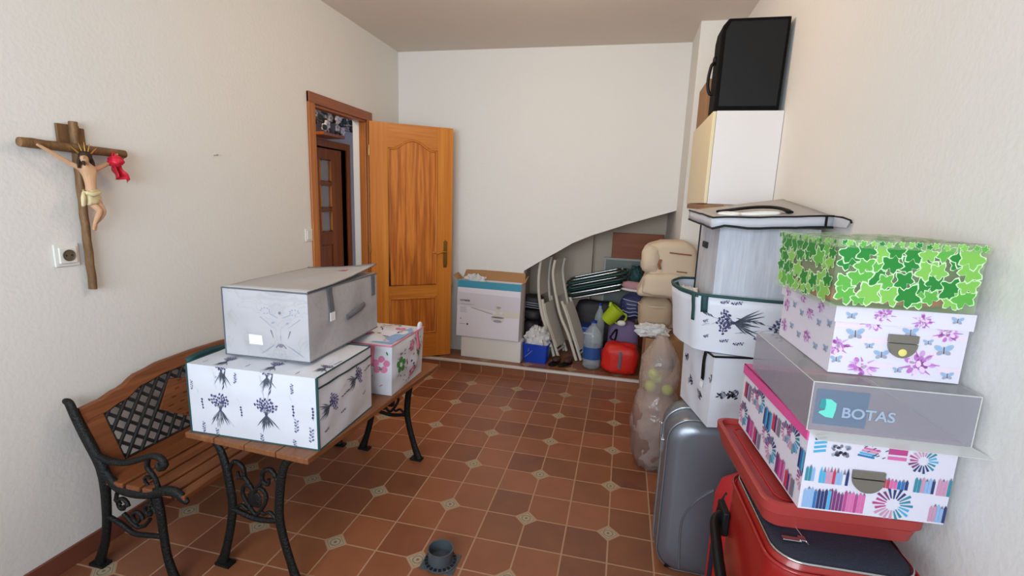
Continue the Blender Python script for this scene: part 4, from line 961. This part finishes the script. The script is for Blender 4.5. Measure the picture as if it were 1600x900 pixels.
# ------------------------------------------------------------------ right middle: horse print, lavender, grey boxes
hb = thing('storage_box', 'white storage box with black ink blotches and black zip, on the silver suitcase', 'storage box', (.372, 1.862, .702), math.radians(13))
sb = SB(.305, .30, .288, bulge=.008, wr=.008, seed=8, topscale=(1.04, 1.06))
def blotch(seed, n_=14, R_=.03):
    r = random.Random(seed); P = []
    for k in range(n_):
        a, d = r.uniform(0, 6.28), r.uniform(0, R_); P.append((ell(d*math.cos(a), d*math.sin(a)*.9, r.uniform(.004, .012), r.uniform(.002, .006), r.uniform(0, 3), 8), r.choice(['ink', 'p_grey', 'ink', 'black', 'faint'])))
    return P
q = MB().use('white_cloth'); sb.faces(q)
for f, u, v, R_ in (('F', .045, .135, .022), ('F', .082, .14, .02), ('F', .14, .035, .03), ('F', .17, .045, .02), ('L', .30, .20, .02), ('L', .12, .12, .022), ('L', .22, .1, .02), ('F', .25, .1, .025), ('L', .05, .2, .02)): sb.dec(q, f, blotch(int(u*999), 20, R_), u, v)
q.build('box_body', None, hb, smooth=50)
q = MB(); q.tube(sb.edge('F', 't', 12, .003), .0045, 6); q.tube(sb.edge('L', 't', 12, .003), .0045, 6); q.build('zip', 'black', hb, smooth=60)
q = MB(); q.add([sb.pt('L', .225+a, .283-i*.014, .005) for i in range(9) for a in (0, .022)], [(2*i, 2*i+1, 2*i+3, 2*i+2) for i in range(8)]); q.build('strap', 'black', hb, solid=.002)
q = MB(); q.add([sb.pt('L', .225+a, .165-i*.008, .006) for i in range(4) for a in (0, .022)], [(2*i, 2*i+1, 2*i+3, 2*i+2) for i in range(3)]); q.build('strap_tag', 'label', hb, solid=.002)
# lavender open bag
lz = .702+.295
lb = thing('storage_box', 'open white storage box printed with lavender and edged in dark teal, holding the grey box', 'storage box', (0, 0, lz), 0)
rim = [Vector(p) for p in ((.345, 1.872, 0), (.70, 1.882, 0), (.705, 2.30, 0), (.34, 2.32, 0), (.245, 2.24, 0), (.225, 2.10, 0), (.262, 1.96, 0))]
rimc, _ = catmull(rim, [0]*7, 6, True)
rimc = [Vector((min(p.x, .708), p.y, 0)) for p in rimc]
cx_ = Vector((.48, 2.1, 0)); n = len(rimc); q = MB().use('white_cloth'); vs = []; LH = [(0, .90), (.04, .93), (.10, .96), (.16, .99), (.215, 1.0)]
def lv(i, z, off=0):
    i = i % n; a = rimc[int(i) % n]; b = rimc[(int(i)+1) % n]; p = a+(b-a)*(i-int(i)); k = .91+.09*min(1, z/.2)
    d = p-cx_; r_ = cx_+d*k; r_ += d.normalized()*(off+.004*noise.noise(Vector((i*.3, z*20, 1)))); r_.x = min(r_.x, .709); return Vector((r_.x, r_.y, z))
ZL = [0, .03, .06, .09, .12, .15, .18, .215]
for z in ZL: vs += [lv(i, z) for i in range(n)]
q.add(vs, [(j*n+i, j*n+(i+1) % n, (j+1)*n+(i+1) % n, (j+1)*n+i) for j in range(len(ZL)-1) for i in range(n)]+[list(range(n))[::-1]])
def ldec(P, s, z, sc_=1, rot=0):   # s = metres along the front from the front-left corner
    for pl, m in P:
        q.use(m); ca, sa = math.cos(rot), math.sin(rot); w2 = []
        for x, y in pl:
            a, b = s+sc_*(x*ca-y*sa), z+sc_*(x*sa+y*ca); w2.append(lv(a/.355*6, min(.21, max(.003, b)), .003))
        q.add(w2, [list(range(len(w2)))])
ldec(lavender(3), .085, .125, 1.5, 1.55); ldec(lavender(4), .255, .12, 1.5, 1.6)
for s_, z in ((.05, .2), (.09, .2), (.17, .075), (.06, .05), (.11, .045), (-.04, .12), (-.05, .16), (-.03, .06)): ldec(sprig(4, 'lav1'), s_, z, .8, -1.4)
q.build('box_body', None, lb, smooth=50, solid=.003)
q = MB(); q.tube([lv(i, .218) for i in range(n)], .006, 6, True); q.build('rim_binding', 'teal', lb, smooth=60)
q = MB(); vs = []
for i in range(22, 41): vs += [lv(i, .215, .004), lv(i, .175, -.012)]
q.add(vs, [(2*i, 2*i+1, 2*i+3, 2*i+2) for i in range(18)]); q.build('inner_band', 'teal', lb, smooth=60, solid=.002)
for i0 in (38.5, 40.6):
    q = MB(); q.add([lv(i0+a, .218-k*.013, .007) for k in range(9 if i0 < 40 else 6) for a in (0, .9)], [(2*i, 2*i+1, 2*i+3, 2*i+2) for i in range((9 if i0 < 40 else 6)-1)]); q.build('strap', 'teal', lb, smooth=60, solid=.002)
# clear plastic inside
q = MB(); q.blob((.29, 2.12, lz+.16), (.09, .26, .08), 3, .3, 3, 2.2, crumple=.2); 
pb = q.build('plastic_bag', 'bagwhite', None); tag(pb, 'crumpled clear plastic bag stuffed into the open lavender box', 'bag')
# grey box
gz = lz+.212
gb = thing('storage_box', 'grey fabric storage box with black-edged raised lid, topmost of the stack by the wall cabinet', 'storage box', (.345, 1.895, lz+.012), math.radians(1.5))
gh = 1.475-(lz+.012)
sb = SB(.335, .38, gh, bulge=.006, wr=.006, seed=3)
wood('grey_streaks', (168, 171, 180), (204, 206, 214), .55, 'Z', 26, .06, 1.2)
q = MB().use('grey_streaks'); sb.faces(q, 'FKLRTB'); q.build('box_body', None, gb, smooth=50)
q = MB(); q.box((-.012, .17, gh-.10), (-.002, .25, gh-.075)); q.build('side_handle', 'black', gb, bevel=.003)
q = MB(); q.tube(sb.edge('L', 'b', 8, .002), .004, 6); q.tube(sb.edge('L', 'l', 8, .002), .0035, 6); q.build('piping', 'black', gb, smooth=60)
# lid: warped quad with skirt
lc = {(0, 0): Vector((.306, 1.825, 1.503)), (1, 0): Vector((.690, 1.845, 1.524)), (0, 1): Vector((.270, 2.20, 1.522)), (1, 1): Vector((.685, 2.40, 1.585))}
def lp(a, b, dz=0):
    p = lc[0, 0]*(1-a)*(1-b)+lc[1, 0]*a*(1-b)+lc[0, 1]*(1-a)*b+lc[1, 1]*a*b
    return p+Vector((0, 0, dz+.003*noise.noise(Vector((a*4, b*4, 0)))))
q = MB().use('grey_cloth_lid'); n = 10; vs = [lp(i/n, j/n) for j in range(n+1) for i in range(n+1)]
q.add(vs, [(j*(n+1)+i, j*(n+1)+i+1, (j+1)*(n+1)+i+1, (j+1)*(n+1)+i) for j in range(n) for i in range(n)])
q.use('grey_cloth')
bd = [(i/n, 0) for i in range(n+1)], [(0, i/n) for i in range(n+1)], [(i/n, 1) for i in range(n+1)]
for E_ in bd:
    vs = [];
    for k, (a, b) in enumerate(E_): vs += [lp(a, b), lp(a, b, -.036+(.008*math.sin(k*1.3) if b == 0 and a < .3 else 0))+Vector((0, -.004 if b == 0 else 0, 0))]
    q.add(vs, [(2*i, 2*i+1, 2*i+3, 2*i+2) for i in range(len(E_)-1)])
lid = q.build('lid', None, gb, world=True, smooth=50, solid=.003)
q = MB()
for E_ in bd[:2]:
    q.tube([lp(a, b, .001)+Vector((-.002 if a == 0 else 0, -.002 if b == 0 else 0, 0)) for a, b in E_], .0032, 6); q.tube([lp(a, b, -.037+(.008*math.sin(k*1.3) if b == 0 and a < .3 else 0))+Vector((0, -.006, 0)) for k, (a, b) in enumerate(E_)], .0042, 6)
q.tube([lp(.94, 0, .001)+Vector((0, -.004, 0)), lp(.94, 0, -.037)+Vector((0, -.006, 0))], .0042, 6)
pi_ = q.build('piping', 'black', lid, world=True, smooth=60)
q = MB().use('grey_cloth'); c0 = lc[1, 0]; q.add([c0, c0+Vector((.018, -.085, -.010)), c0+Vector((.012, -.075, -.034)), c0+Vector((0, -.004, -.034))], [(0, 1, 2, 3)]); q.build('corner_flap', None, lid, world=True, solid=.002)
MB().tube([c0, c0+Vector((.010, -.045, -.002)), c0+Vector((.018, -.085, -.010)), c0+Vector((.019, -.09, -.018))], .003, 6).build('flap_binding', 'black', lid, world=True, smooth=60)
sm = thing('flat_strap', 'black carrying strap with a white plastic buckle lying on the grey box lid', 'strap', (.34, 1.93, 1.53))
q = MB(); P = [lp(a, b, .010+.012*math.sin(PI*k/6)) for k, (a, b) in enumerate(((.12, .30), (.3, .36), (.42, .33), (.52, .27), (.6, .21), (.66, .15), (.68, .10)))]
q.tube(P, .006, 8, flat=2.6, smooth=4, up=(0, 0, 1)); q.build('strap', 'black', sm, world=True, smooth=60)
q = MB(); q.tube([lp(a, b, .006) for a, b in ((.10, .22), (.2, .27), (.3, .15), (.45, .10), (.6, .11), (.5, .19), (.33, .2), (.22, .12))], .005, 6, True, smooth=4); q.build('buckle', 'plastic_white', sm, world=True, smooth=60)

# ------------------------------------------------------------------ pile right of the alcove
def single(name, label, cat, mb, m, **k):
    return tag(mb.build(name, m, None, **k), label, cat)
cbx = thing('cardboard_box', 'brown cardboard box on the floor behind the clear sack', 'box', (.215, 3.44, 0))
MB().box((0, 0, 0), (.46, .37, .60)).build('box_body', 'cardboard', cbx, bevel=.004)
MB().box((.2, -.001, .601), (.26, .371, .6025)).build('tape', 'cardboard_in', cbx)
q = MB(); q.blob((.255, 3.50, .602+.045), (.22, .11, .09), 4, .3, 3, 2.4, crumple=.3); single('plastic_bag', 'crumpled white plastic bag squeezed under the beige bags', 'bag', q, 'bagwhite', smooth=25)
bb = thing('beige_bag', 'round beige canvas pouch under the large beige bag', 'bag', (.30, 3.66, .604))
q = MB(); q.blob((-.02, .03, .135), (.25, .22, .27), 6, .12, 2, 3); q.build('body', 'beige2', bb, smooth=180)
q = MB(); q.tube([(-.02+.128*math.cos(a), .03+.113*math.sin(a), .20) for a in [2*PI*k/24 for k in range(24)]], .005, 6, True); q.build('seam', 'beige', bb, smooth=60)
bb = thing('beige_bag', 'large beige canvas shoulder bag heaped beside the grey box, with brown zips', 'bag', (.33, 3.64, .876))
q = MB(); q.prism([(-.21, 0), (-.17, .10), (-.13, .17), (-.16, .24), (-.16, .37), (-.05, .41), (.12, .42), (.2, .36), (.22, .1), (.2, 0)], lambda u, v, s_: (u+.01*math.sin(v*30), s_, v), -.09, .17)
q.build('body', 'beige', bb, bevel=.045, bseg=5, smooth=60)
q = MB(); q.blob((-.125, -.05, .28), (.13, .14, .20), 3, .12, 2, 2.8, flatbottom=False); q.build('side_pocket', 'beige', bb, smooth=180)
q = MB(); q.blob((.0, -.085, .10), (.34, .10, .17), 8, .12, 2, 3.5, flatbottom=False); q.build('front_flap', 'beige', bb, smooth=180)
MB().tube([(.0, -.095, .335), (.07, -.095, .33), (.15, -.092, .325)], .005, 6).build('zip', 'zipbrown', bb)
MB().tube([(-.055, -.112, .285), (-.066, -.116, .25), (-.055, -.112, .215)], .009, 6).build('pocket_opening', 'zipbrown', bb)
MB().tube([(.06, -.096, .205), (.13, -.094, .20)], .004, 6).build('zip', 'zipbrown', bb)
# clear sack of things
sk = thing('plastic_sack', 'tall clear plastic sack with crumpled folds standing on the floor, tennis balls near its top', 'sack', (.27, 2.80, 0))
q = MB(); vs = []; nu, nz = 40, 44
def sackr(z): 
    for (a, ra), (b, rb_) in zip(SK[:-1], SK[1:]):
        if a <= z <= b: return ra+(rb_-ra)*(z-a)/(b-a)
    return SK[-1][1]
SK = [(0, .085), (.06, .12), (.25, .155), (.40, .145), (.47, .115), (.55, .125), (.66, .115), (.74, .07), (.80, .03)]
for j in range(nz+1):
    z = .80*j/nz
    for i in range(nu):
        a = 2*PI*i/nu; r_ = sackr(z)*(1+.10*noise.noise(Vector((math.cos(a)*2, math.sin(a)*2, z*9)))+.05*noise.noise(Vector((math.cos(a)*3, math.sin(a)*3, z*34))))
        vs.append((r_*math.cos(a)*.92+.05*(z-.4)*-.1, r_*math.sin(a), z))
q.add(vs, [(j*nu+i, j*nu+(i+1) % nu, (j+1)*nu+(i+1) % nu, (j+1)*nu+i) for j in range(nz) for i in range(nu)]+[list(range(nu))[::-1], [nz*nu+i for i in range(nu)]]); q.build('sack_film', 'sack', sk, smooth=30)
q = MB(); q.blob((0, 0, .235), (.265, .27, .46), 4, .14, 3, 3.0, crumple=.08); st = q.build('contents', 'sackin', sk, smooth=60)
st['label'] = 'brownish bundled fabric filling the sack'
for x, y, z in ((-.05, -.055, .51), (.045, -.06, .50), (-.01, .04, .52), (-.035, -.02, .575)):
    q = MB(); q.lathe([(.033*math.sin(PI*i/12), -.033*math.cos(PI*i/12)) for i in range(13)], (.27+x, 2.80+y, z), 20)
    single('tennis_ball', 'yellow-green tennis ball inside the clear sack', 'ball', q, 'tennis', smooth=180)['group'] = 'tennis balls in the clear sack'
q = MB(); q.blob((.285, 2.78, .66), (.13, .12, .10), 5, .25, 3, 2.5, flatbottom=False); single('grey_pouch', 'small dark grey pouch at the mouth of the clear sack', 'pouch', q, 'silver_shell', smooth=180)

# ------------------------------------------------------------------ alcove and platform
z0 = PZ
wb = thing('flat_box', 'low plain white box lying on the step under the ceiling fan carton', 'box', (-1.395, 4.095, z0), math.radians(-2))
MB().box((0, 0, 0), (.575, .15, .20)).build('box_body', 'plastic_white', wb, bevel=.008)
fb = thing('fan_box', 'open white ceiling fan carton with a teal band, standing on the flat white box', 'box', (-1.44, 4.085, z0+.202), math.radians(-2))
FW, FH, FD, lean = .60, .52, .13, .03
Lm = Matrix.Rotation(math.radians(-3), 4, 'X')
q = MB(Lm)
th_ = .004
q.use('box_print').box((0, 0, 0), (FW, th_, FH)); q.box((0, FD-th_, 0), (FW, FD, FH)); q.box((0, 0, 0), (th_, FD, FH)); q.box((FW-th_, 0, 0), (FW, FD, FH)); q.box((0, 0, 0), (FW, FD, th_))
q.use('box_teal').add([(0, -.0006, FH-.065), (FW, -.0006, FH-.065), (FW, -.0006, FH), (0, -.0006, FH)], [(0, 1, 2, 3)])
o_ = q.build('carton', None, fb)
q = MB(Lm)
q.use('box_shade'); 
f_ = lambda P, y=-.0008: q.add([(a, y, b) for a, b in P], [tuple(range(len(P)))])
f_([(.0, .29), (FW, .24), (FW, .40), (.0, .41)], -.0004)
q.use('chairwhite'); f_([(.13, .275), (.14, .283), (.345, .245), (.35, .225)], -.0012); f_([(.41, .225), (.45, .255), (FW-.002, .275), (FW-.002, .215), (.45, .205)], -.0012)
f_(ell(.395, .195, .062, .042, 0, 20), -.0013); f_([(.375, .23), (.415, .23), (.412, .29), (.378, .29)], -.0012); f_(ell(.40, .30, .033, .018, 0, 16), -.0012)
q.use('p_grey'); f_(ell(.395, .205, .062, .008, 0, 20), -.0015); f_(stroke(.14, .275, .345, .228, .004), -.0015)
q.use('faint'); f_(ell(.40, .298, .026, .006, 0, 12), -.0015); f_(ell(.395, .17, .04, .012, 0, 16), -.0015)
for i in range(5): f_([(.03, .27-i*.011), (.10-.01*(i % 2), .27-i*.011), (.10-.01*(i % 2), .273-i*.011), (.03, .273-i*.011)])
f_([(.03, .3), (.17, .3), (.17, .304), (.03, .304)]); f_([(.03, .115), (.085, .115), (.085, .119), (.03, .119)]); 
q.use('ink'); f_(ell(.108, .117, .009, .009)); f_(ell(.04, .165, .005, .006)); f_([(.028, .330), (.037, .330), (.037, .34), (.028, .34)])
vs, fs = text_polys('create', .033, .0008); q.add([(.040+x, -.0015, .328+y) for x, y in vs], fs)
q.build('front_print', None, fb)
q = MB(Lm).use('cardboard_in'); 
q.add([(0, FD, FH), (FW, FD, FH), (FW-.01, FD+.045, FH+.085), (.02, FD+.04, FH+.09)], [(0, 1, 2, 3)]); q.add([(0, 0, FH), (0, FD, FH), (-.05, FD, FH+.055), (-.055, .02, FH+.04)], [(0, 1, 2, 3)])
q.add([(FW, 0, FH), (FW, FD, FH), (FW+.03, FD+.01, FH+.07), (FW+.03, .03, FH+.02)], [(0, 1, 2, 3)]); q.build('flap', None, fb, solid=.004)
q = MB(Lm); q.blob((.14, .07, FH-.02), (.2, .09, .13), 4, .4, 4, 2.2, crumple=.3, flatbottom=False); o_ = q.build('packing_film', 'bagwhite', fb)
bi = thing('storage_bin', 'bright blue plastic bin on the step beside the fan carton', 'bin', (-.693, 4.215, z0), math.radians(-4))
q = MB(); vs = []
b4 = rrect(.235, .19, .02, 3); n = len(b4)
for k, z in ((.012, 0), (0, .165), (-.004, .168), (-.004, .178), (.004, .178), (.012, .02)): vs += [(x-.1175, y-.095, z) for x, y in ins(b4, k, .235, .19)]
q.add(vs, [(j*n+i, j*n+(i+1) % n, (j+1)*n+(i+1) % n, (j+1)*n+i) for j in range(5) for i in range(n)]+[list(range(n))[::-1], [5*n+i for i in range(n)]]); q.build('tub', 'blueplastic', bi, smooth=40)
q = MB(); q.tube([(-.09, -.0965, .05), (-.05, -.098, .09), (-.02, -.0985, .12)], .0012, 4); q.tube([(-.06, -.0975, .11), (-.055, -.0985, .14)], .0012, 4); q.build('scuff', 'bagwhite', bi)
q = MB(); q.blob((-.693, 4.215, z0+.20), (.21, .16, .22), 9, .35, 3, 2.2, crumple=.35); single('plastic_bag', 'crumpled white carrier bag bulging out of the blue bin', 'bag', q, 'bagwhite', smooth=20)
# dark bags behind the bin
q = MB(); q.blob((-.815, 4.60, z0+.15), (.2, .26, .30), 3, .1, 2, 3.5); single('dark_bag', 'dark brown bag on the alcove floor, lowest of the pile behind the blue bin', 'bag', q, 'darkbag', smooth=180)
q = MB(); q.blob((-.815, 4.58, z0+.36), (.2, .24, .11), 5, .1, 2, 3.5); single('dark_bag', 'flat dark bag in the middle of the pile behind the blue bin', 'bag', q, 'darkbag', smooth=180)
db = thing('striped_bag', 'dark folded bag with pale stripes, topmost of the pile behind the blue bin', 'bag', (-.815, 4.56, z0+.42))
q = MB(); q.blob((0, 0, .065), (.20, .22, .13), 7, .1, 2, 3.2); q.build('body', 'darkbag', db, smooth=180)
q = MB()
for k in range(3): q.tube([(-.08, -.112, .03+k*.022), (.0, -.118, .025+k*.022), (.085, -.11, .018+k*.022)], .0035, 5)
q.build('stripes', 'lightstripe', db)
# brown slippers
for k, (x, y, r_) in enumerate(((-.52, 4.17, 1.3), (-.42, 4.18, 1.1))):
    s_ = thing('slipper', ('dark brown slipper in front of the folded white chairs, nearer the blue bin', 'dark brown slipper in front of the folded white chairs, nearer the bottle')[k], 'slipper', (x, y, z0), r_)
    q = MB(); q.blob((0, 0, .009), (.20, .075, .018), 2, .05, 2, 2.4); q.build('sole', 'black', s_, smooth=180)
    q = MB(); q.blob((.045, 0, .035), (.11, .075, .05), 4, .1, 2, 2.3); q.build('upper', 'slipper', s_, smooth=180)
# folded white chairs
def ribbon(P, wy, th, y0, holes=True, sm=6):
    P, _ = catmull([Vector((a, 0, b)) for a, b in P], [0]*len(P), sm); q = MB()
    for yy, hw_ in ((y0-wy/2, .022), (y0+wy/2, .022)): q.tube([Vector((p.x, yy, p.z)) for p in P], th, 8, flat=1.6, up=(1, 0, 0))
    return q, P
def wchair(label, pts, pts2, x, y):
    t = thing('folding_chair', label, 'chair', (x+.01, y-.005, z0), -.24)
    q, P = ribbon(pts, .25, .014, 0); m = len(P)
    q.build('side_rail', 'chairwhite', t, smooth=60)
    q = MB(); k = int(m*.45)
    for i in range(0, k):
        a, b = P[i], P[i+1]; q.add([(a.x-.004, -.125, a.z), (a.x-.004, .125, a.z), (b.x-.004, .125, b.z), (b.x-.004, -.125, b.z)], [(0, 1, 2, 3)])
    q.build('backrest', 'chairwhite', t, solid=.008)
    q, P2 = ribbon(pts2, .22, .013, 0); q.tube([(P2[-3].x, -.11, P2[-3].z), (P2[-3].x, .11, P2[-3].z)], .01, 8); q.build('leg_frame', 'chairwhite', t, smooth=60)
    q = MB()
    for i in range(2, len(P2)-4):
        a, b = P2[i], P2[i+1]; q.add([(a.x+.012, -.105, a.z), (a.x+.012, .105, a.z), (b.x+.012, .105, b.z), (b.x+.012, -.105, b.z)], [(0, 1, 2, 3)])
    q.build('seat', 'chairwhite', t, solid=.010); return t
wchair('folded white plastic chair standing on edge, left of two', [(-.10, .93), (-.115, .80), (-.11, .62), (-.07, .42), (.0, .24), (.08, .014)], [(-.075, .55), (-.04, .40), (.035, .22), (.115, .02)], -.60, 4.46)
wchair('folded white plastic chair standing on edge, right of two', [(-.10, .93), (-.115, .80), (-.08, .62), (-.02, .42), (.07, .24), (.16, .014)], [(-.02, .55), (.04, .42), (.12, .22), (.20, .02)], -.47, 4.46)
# folded tubular loungers
rnd = random.Random(2)
def lounger(i, label, m, fab):
    dz = i*.052
    t = thing('folding_lounger', label, 'chair', (-.215, 4.775, .665+dz))
    t.rotation_euler = (0, math.radians(-15), math.radians(-2+i))
    L_, W_ = .60, .29
    pl = rrect(L_, W_, .07, 6)
    q = MB(); q.tube([(x-L_/2, y-W_/2, 0) for x, y in pl], .0105, 8, True); q.build('outer_tube', m, t, smooth=60)
    q = MB(); pl2 = rrect(L_-.07, W_-.09, .06, 5); q.tube([(x-L_/2+.02, y-W_/2+.045, .022) for x, y in pl2], .009, 8, True); q.build('inner_tube', 'steel' if m != 'steel' else 'greentube', t, smooth=60)
    q = MB(); q.box((-L_/2+.03, -W_/2+.012, -.003), (L_/2-.05, W_/2-.012, .003)); q.build('sling', fab, t, bevel=.002)
    return t
lounger(0, 'folded tubular lounger with brown sling, lowest of the leaning stack', 'steel', 'brownfabric')
lounger(1, 'folded tubular lounger with silver tubes and green sling, second from the bottom of the stack', 'steel', 'greenfabric')
lounger(2, 'folded tubular lounger with green tubes and brown sling, second from the top of the stack', 'greentube', 'brownfabric')
lounger(3, 'folded tubular lounger with green tubes and green sling, topmost of the stack', 'greentube', 'greenfabric')
q = MB(); q.blob((-.20, 4.87, z0+.24), (.46, .15, .48), 12, .08, 2, 4); single('dark_bag', 'tall dark bag under the folded loungers', 'bag', q, 'darkbag', smooth=180)
# cool box
cbx = thing('cool_box', 'blue cool box with a white band, behind the water bottle', 'cool box', (-.365, 4.56, z0), 0)
MB().box((0, 0, 0), (.15, .19, .27)).build('tub', 'bluecool', cbx, bevel=.012, bseg=3)
MB().box((-.004, -.004, .20), (.154, .194, .218)).build('band', 'plastic_white', cbx, bevel=.003)
q = MB(); q.tube([(.155, -.004, .29), (.158, -.012, .2), (.15, -.012, .05)], .006, 6); q.build('handle', 'plastic_white', cbx)
def bottle(label, x, y, r, h, lab):
    t = thing('water_bottle', label, 'bottle', (x, y, z0 if lab else z0))
    P = [(0, 0), (r*.8, 0), (r, .02)]
    for i in range(9): P += [(r*(1 if i % 2 else .965), .02+(h*.66)*(i+1)/9)]
    P += [(r*.85, h*.80), (r*.4, h*.92), (r*.28, h*.93), (r*.28, h*.985)]
    MB().lathe(P, (0, 0, 0), 28).build('bottle_body', 'water', t, smooth=60)
    MB().lathe([(0, h*.985), (r*.34, h*.985), (r*.34, h*1.03), (0, h*1.03)], (0, 0, 0), 16).build('cap', 'bluecool', t, smooth=50)
    if lab: MB().lathe([(r*1.015, h*.22), (r*1.015, h*.48)], (0, 0, 0), 28).build('label_band', 'bluelabel', t, smooth=60)
bottle('large clear water bottle with a blue label, beside the red bag', -.19, 4.19, .082, .42, True)
bottle('tall clear water bottle without a label, behind the large labelled bottle', -.155, 4.48, .05, .52, False)
# red bag
rb_ = thing('red_bag', 'bright red soft bag with a grey strap at the right end of the step', 'bag', (.055, 4.135, z0))
q = MB(); q.blob((0, .0, .132), (.31, .21, .27), 3, .16, 2.6, 3.6); q.build('body', 'red_vivid', rb_, smooth=180)
q = MB(); q.tube([(.0, -.106, .22), (.002, -.112, .16), (-.002, -.108, .07)], .012, 6, flat=.35); q.build('strap', 'greypipe', rb_, smooth=60)
pb_ = thing('purple_bag', 'purple bag standing behind the red bag', 'bag', (.07, 4.36, z0))
q = MB(); q.blob((0, 0, .21), (.27, .20, .42), 4, .08, 2, 4); q.build('body', 'purple', pb_, smooth=180)
q = MB(); q.tube([(-.10, -.102, .30), (-.06, -.115, .36), (-.07, -.11, .26), (-.11, -.105, .27)], .008, 6, True, smooth=4); q.build('handle', 'black', pb_, smooth=60)
sb_ = thing('striped_bag', 'navy bag with wavy pale stripes heaped on the purple bag', 'bag', (.13, 4.41, z0+.425))
q = MB(); q.blob((0, 0, .12), (.21, .2, .24), 6, .15, 2, 2.6); q.build('body', 'bluestripe', sb_, smooth=180)
q = MB()
for k in range(5): q.tube([(-.085+.0*k, -.075, .06+k*.034), (-.03, -.103, .045+k*.036), (.03, -.10, .06+k*.03), (.08, -.072, .03+k*.034)], .004, 5, smooth=4)
q.build('stripes', 'lightstripe', sb_)
lc_ = thing('watering_can', 'lime green plastic jug lying tilted on the purple bag', 'jug', (-.085, 4.24, z0+.43)); lc_.rotation_euler = (0, math.radians(38), 0)
q = MB(); q.lathe([(0, -.005), (.055, -.005), (.062, .02), (.068, .13), (.072, .15), (.066, .15), (.06, .02), (0, .01)], (0, 0, 0), 24); q.build('body', 'lime', lc_, smooth=50)
q = MB(); q.tube([(.055, 0, .14), (.09, 0, .155), (.115, 0, .11), (.10, 0, .05), (.06, 0, .04)], .008, 8, smooth=4); q.build('handle', 'lime', lc_, smooth=60)
q = MB(); q.tube([(-.06, 0, .12), (-.085, 0, .15)], [.02, .012], 8); q.build('spout', 'lime', lc_, smooth=60)
q = MB(); q.blob((.045, 4.215, z0+.425), (.075, .05, .05), 2, .05, 2, 2.2); single('white_ball', 'small white rounded dish brush head beside the lime green jug', 'ball', q, 'plastic_white', smooth=180)
tc_ = MB(); tc_.blob((.15, 4.66, .86), (.12, .12, .20), 5, .3, 3, 2.3, crumple=.12, flatbottom=False); single('teal_cloth', 'crumpled dark teal cloth at the right end of the folded loungers', 'cloth', tc_, 'teal', smooth=60)
ps = thing('pink_shoe', 'pink and grey shoe lying on top of the heap beside the beige bag', 'shoe', (.13, 4.46, z0+.67), math.radians(-25))
q = MB(); q.blob((0, 0, .015), (.24, .08, .03), 2, .04, 2, 2.5); q.build('sole', 'plastic_white', ps, smooth=180)
q = MB(); q.blob((.0, 0, .055), (.22, .075, .08), 4, .12, 2, 2.4); q.build('upper', 'pinkshoe', ps, smooth=180)
# framed board and wooden board in the alcove
fr = thing('picture_frame', 'pale framed glass panel leaning at the back of the alcove', 'frame', (-.17, 5.0, z0), 0)
MB().box((.02, .006, .02), (.36, .014, .89)).build('panel', 'frameglass', fr)
q = MB().box((0, 0, 0), (.022, .02, .91)).box((.36, 0, 0), (.382, .02, .91)).box((.022, 0, .888), (.36, .02, .91)).box((.022, 0, 0), (.36, .02, .022)); q.build('frame', 'frame', fr, bevel=.002)
bw = MB().box((-.10, 5.03, z0), (.40, 5.06, 1.245)); single('wooden_board', 'brown wooden board standing behind the pale frame in the alcove', 'board', bw, 'boardwood', bevel=.003)
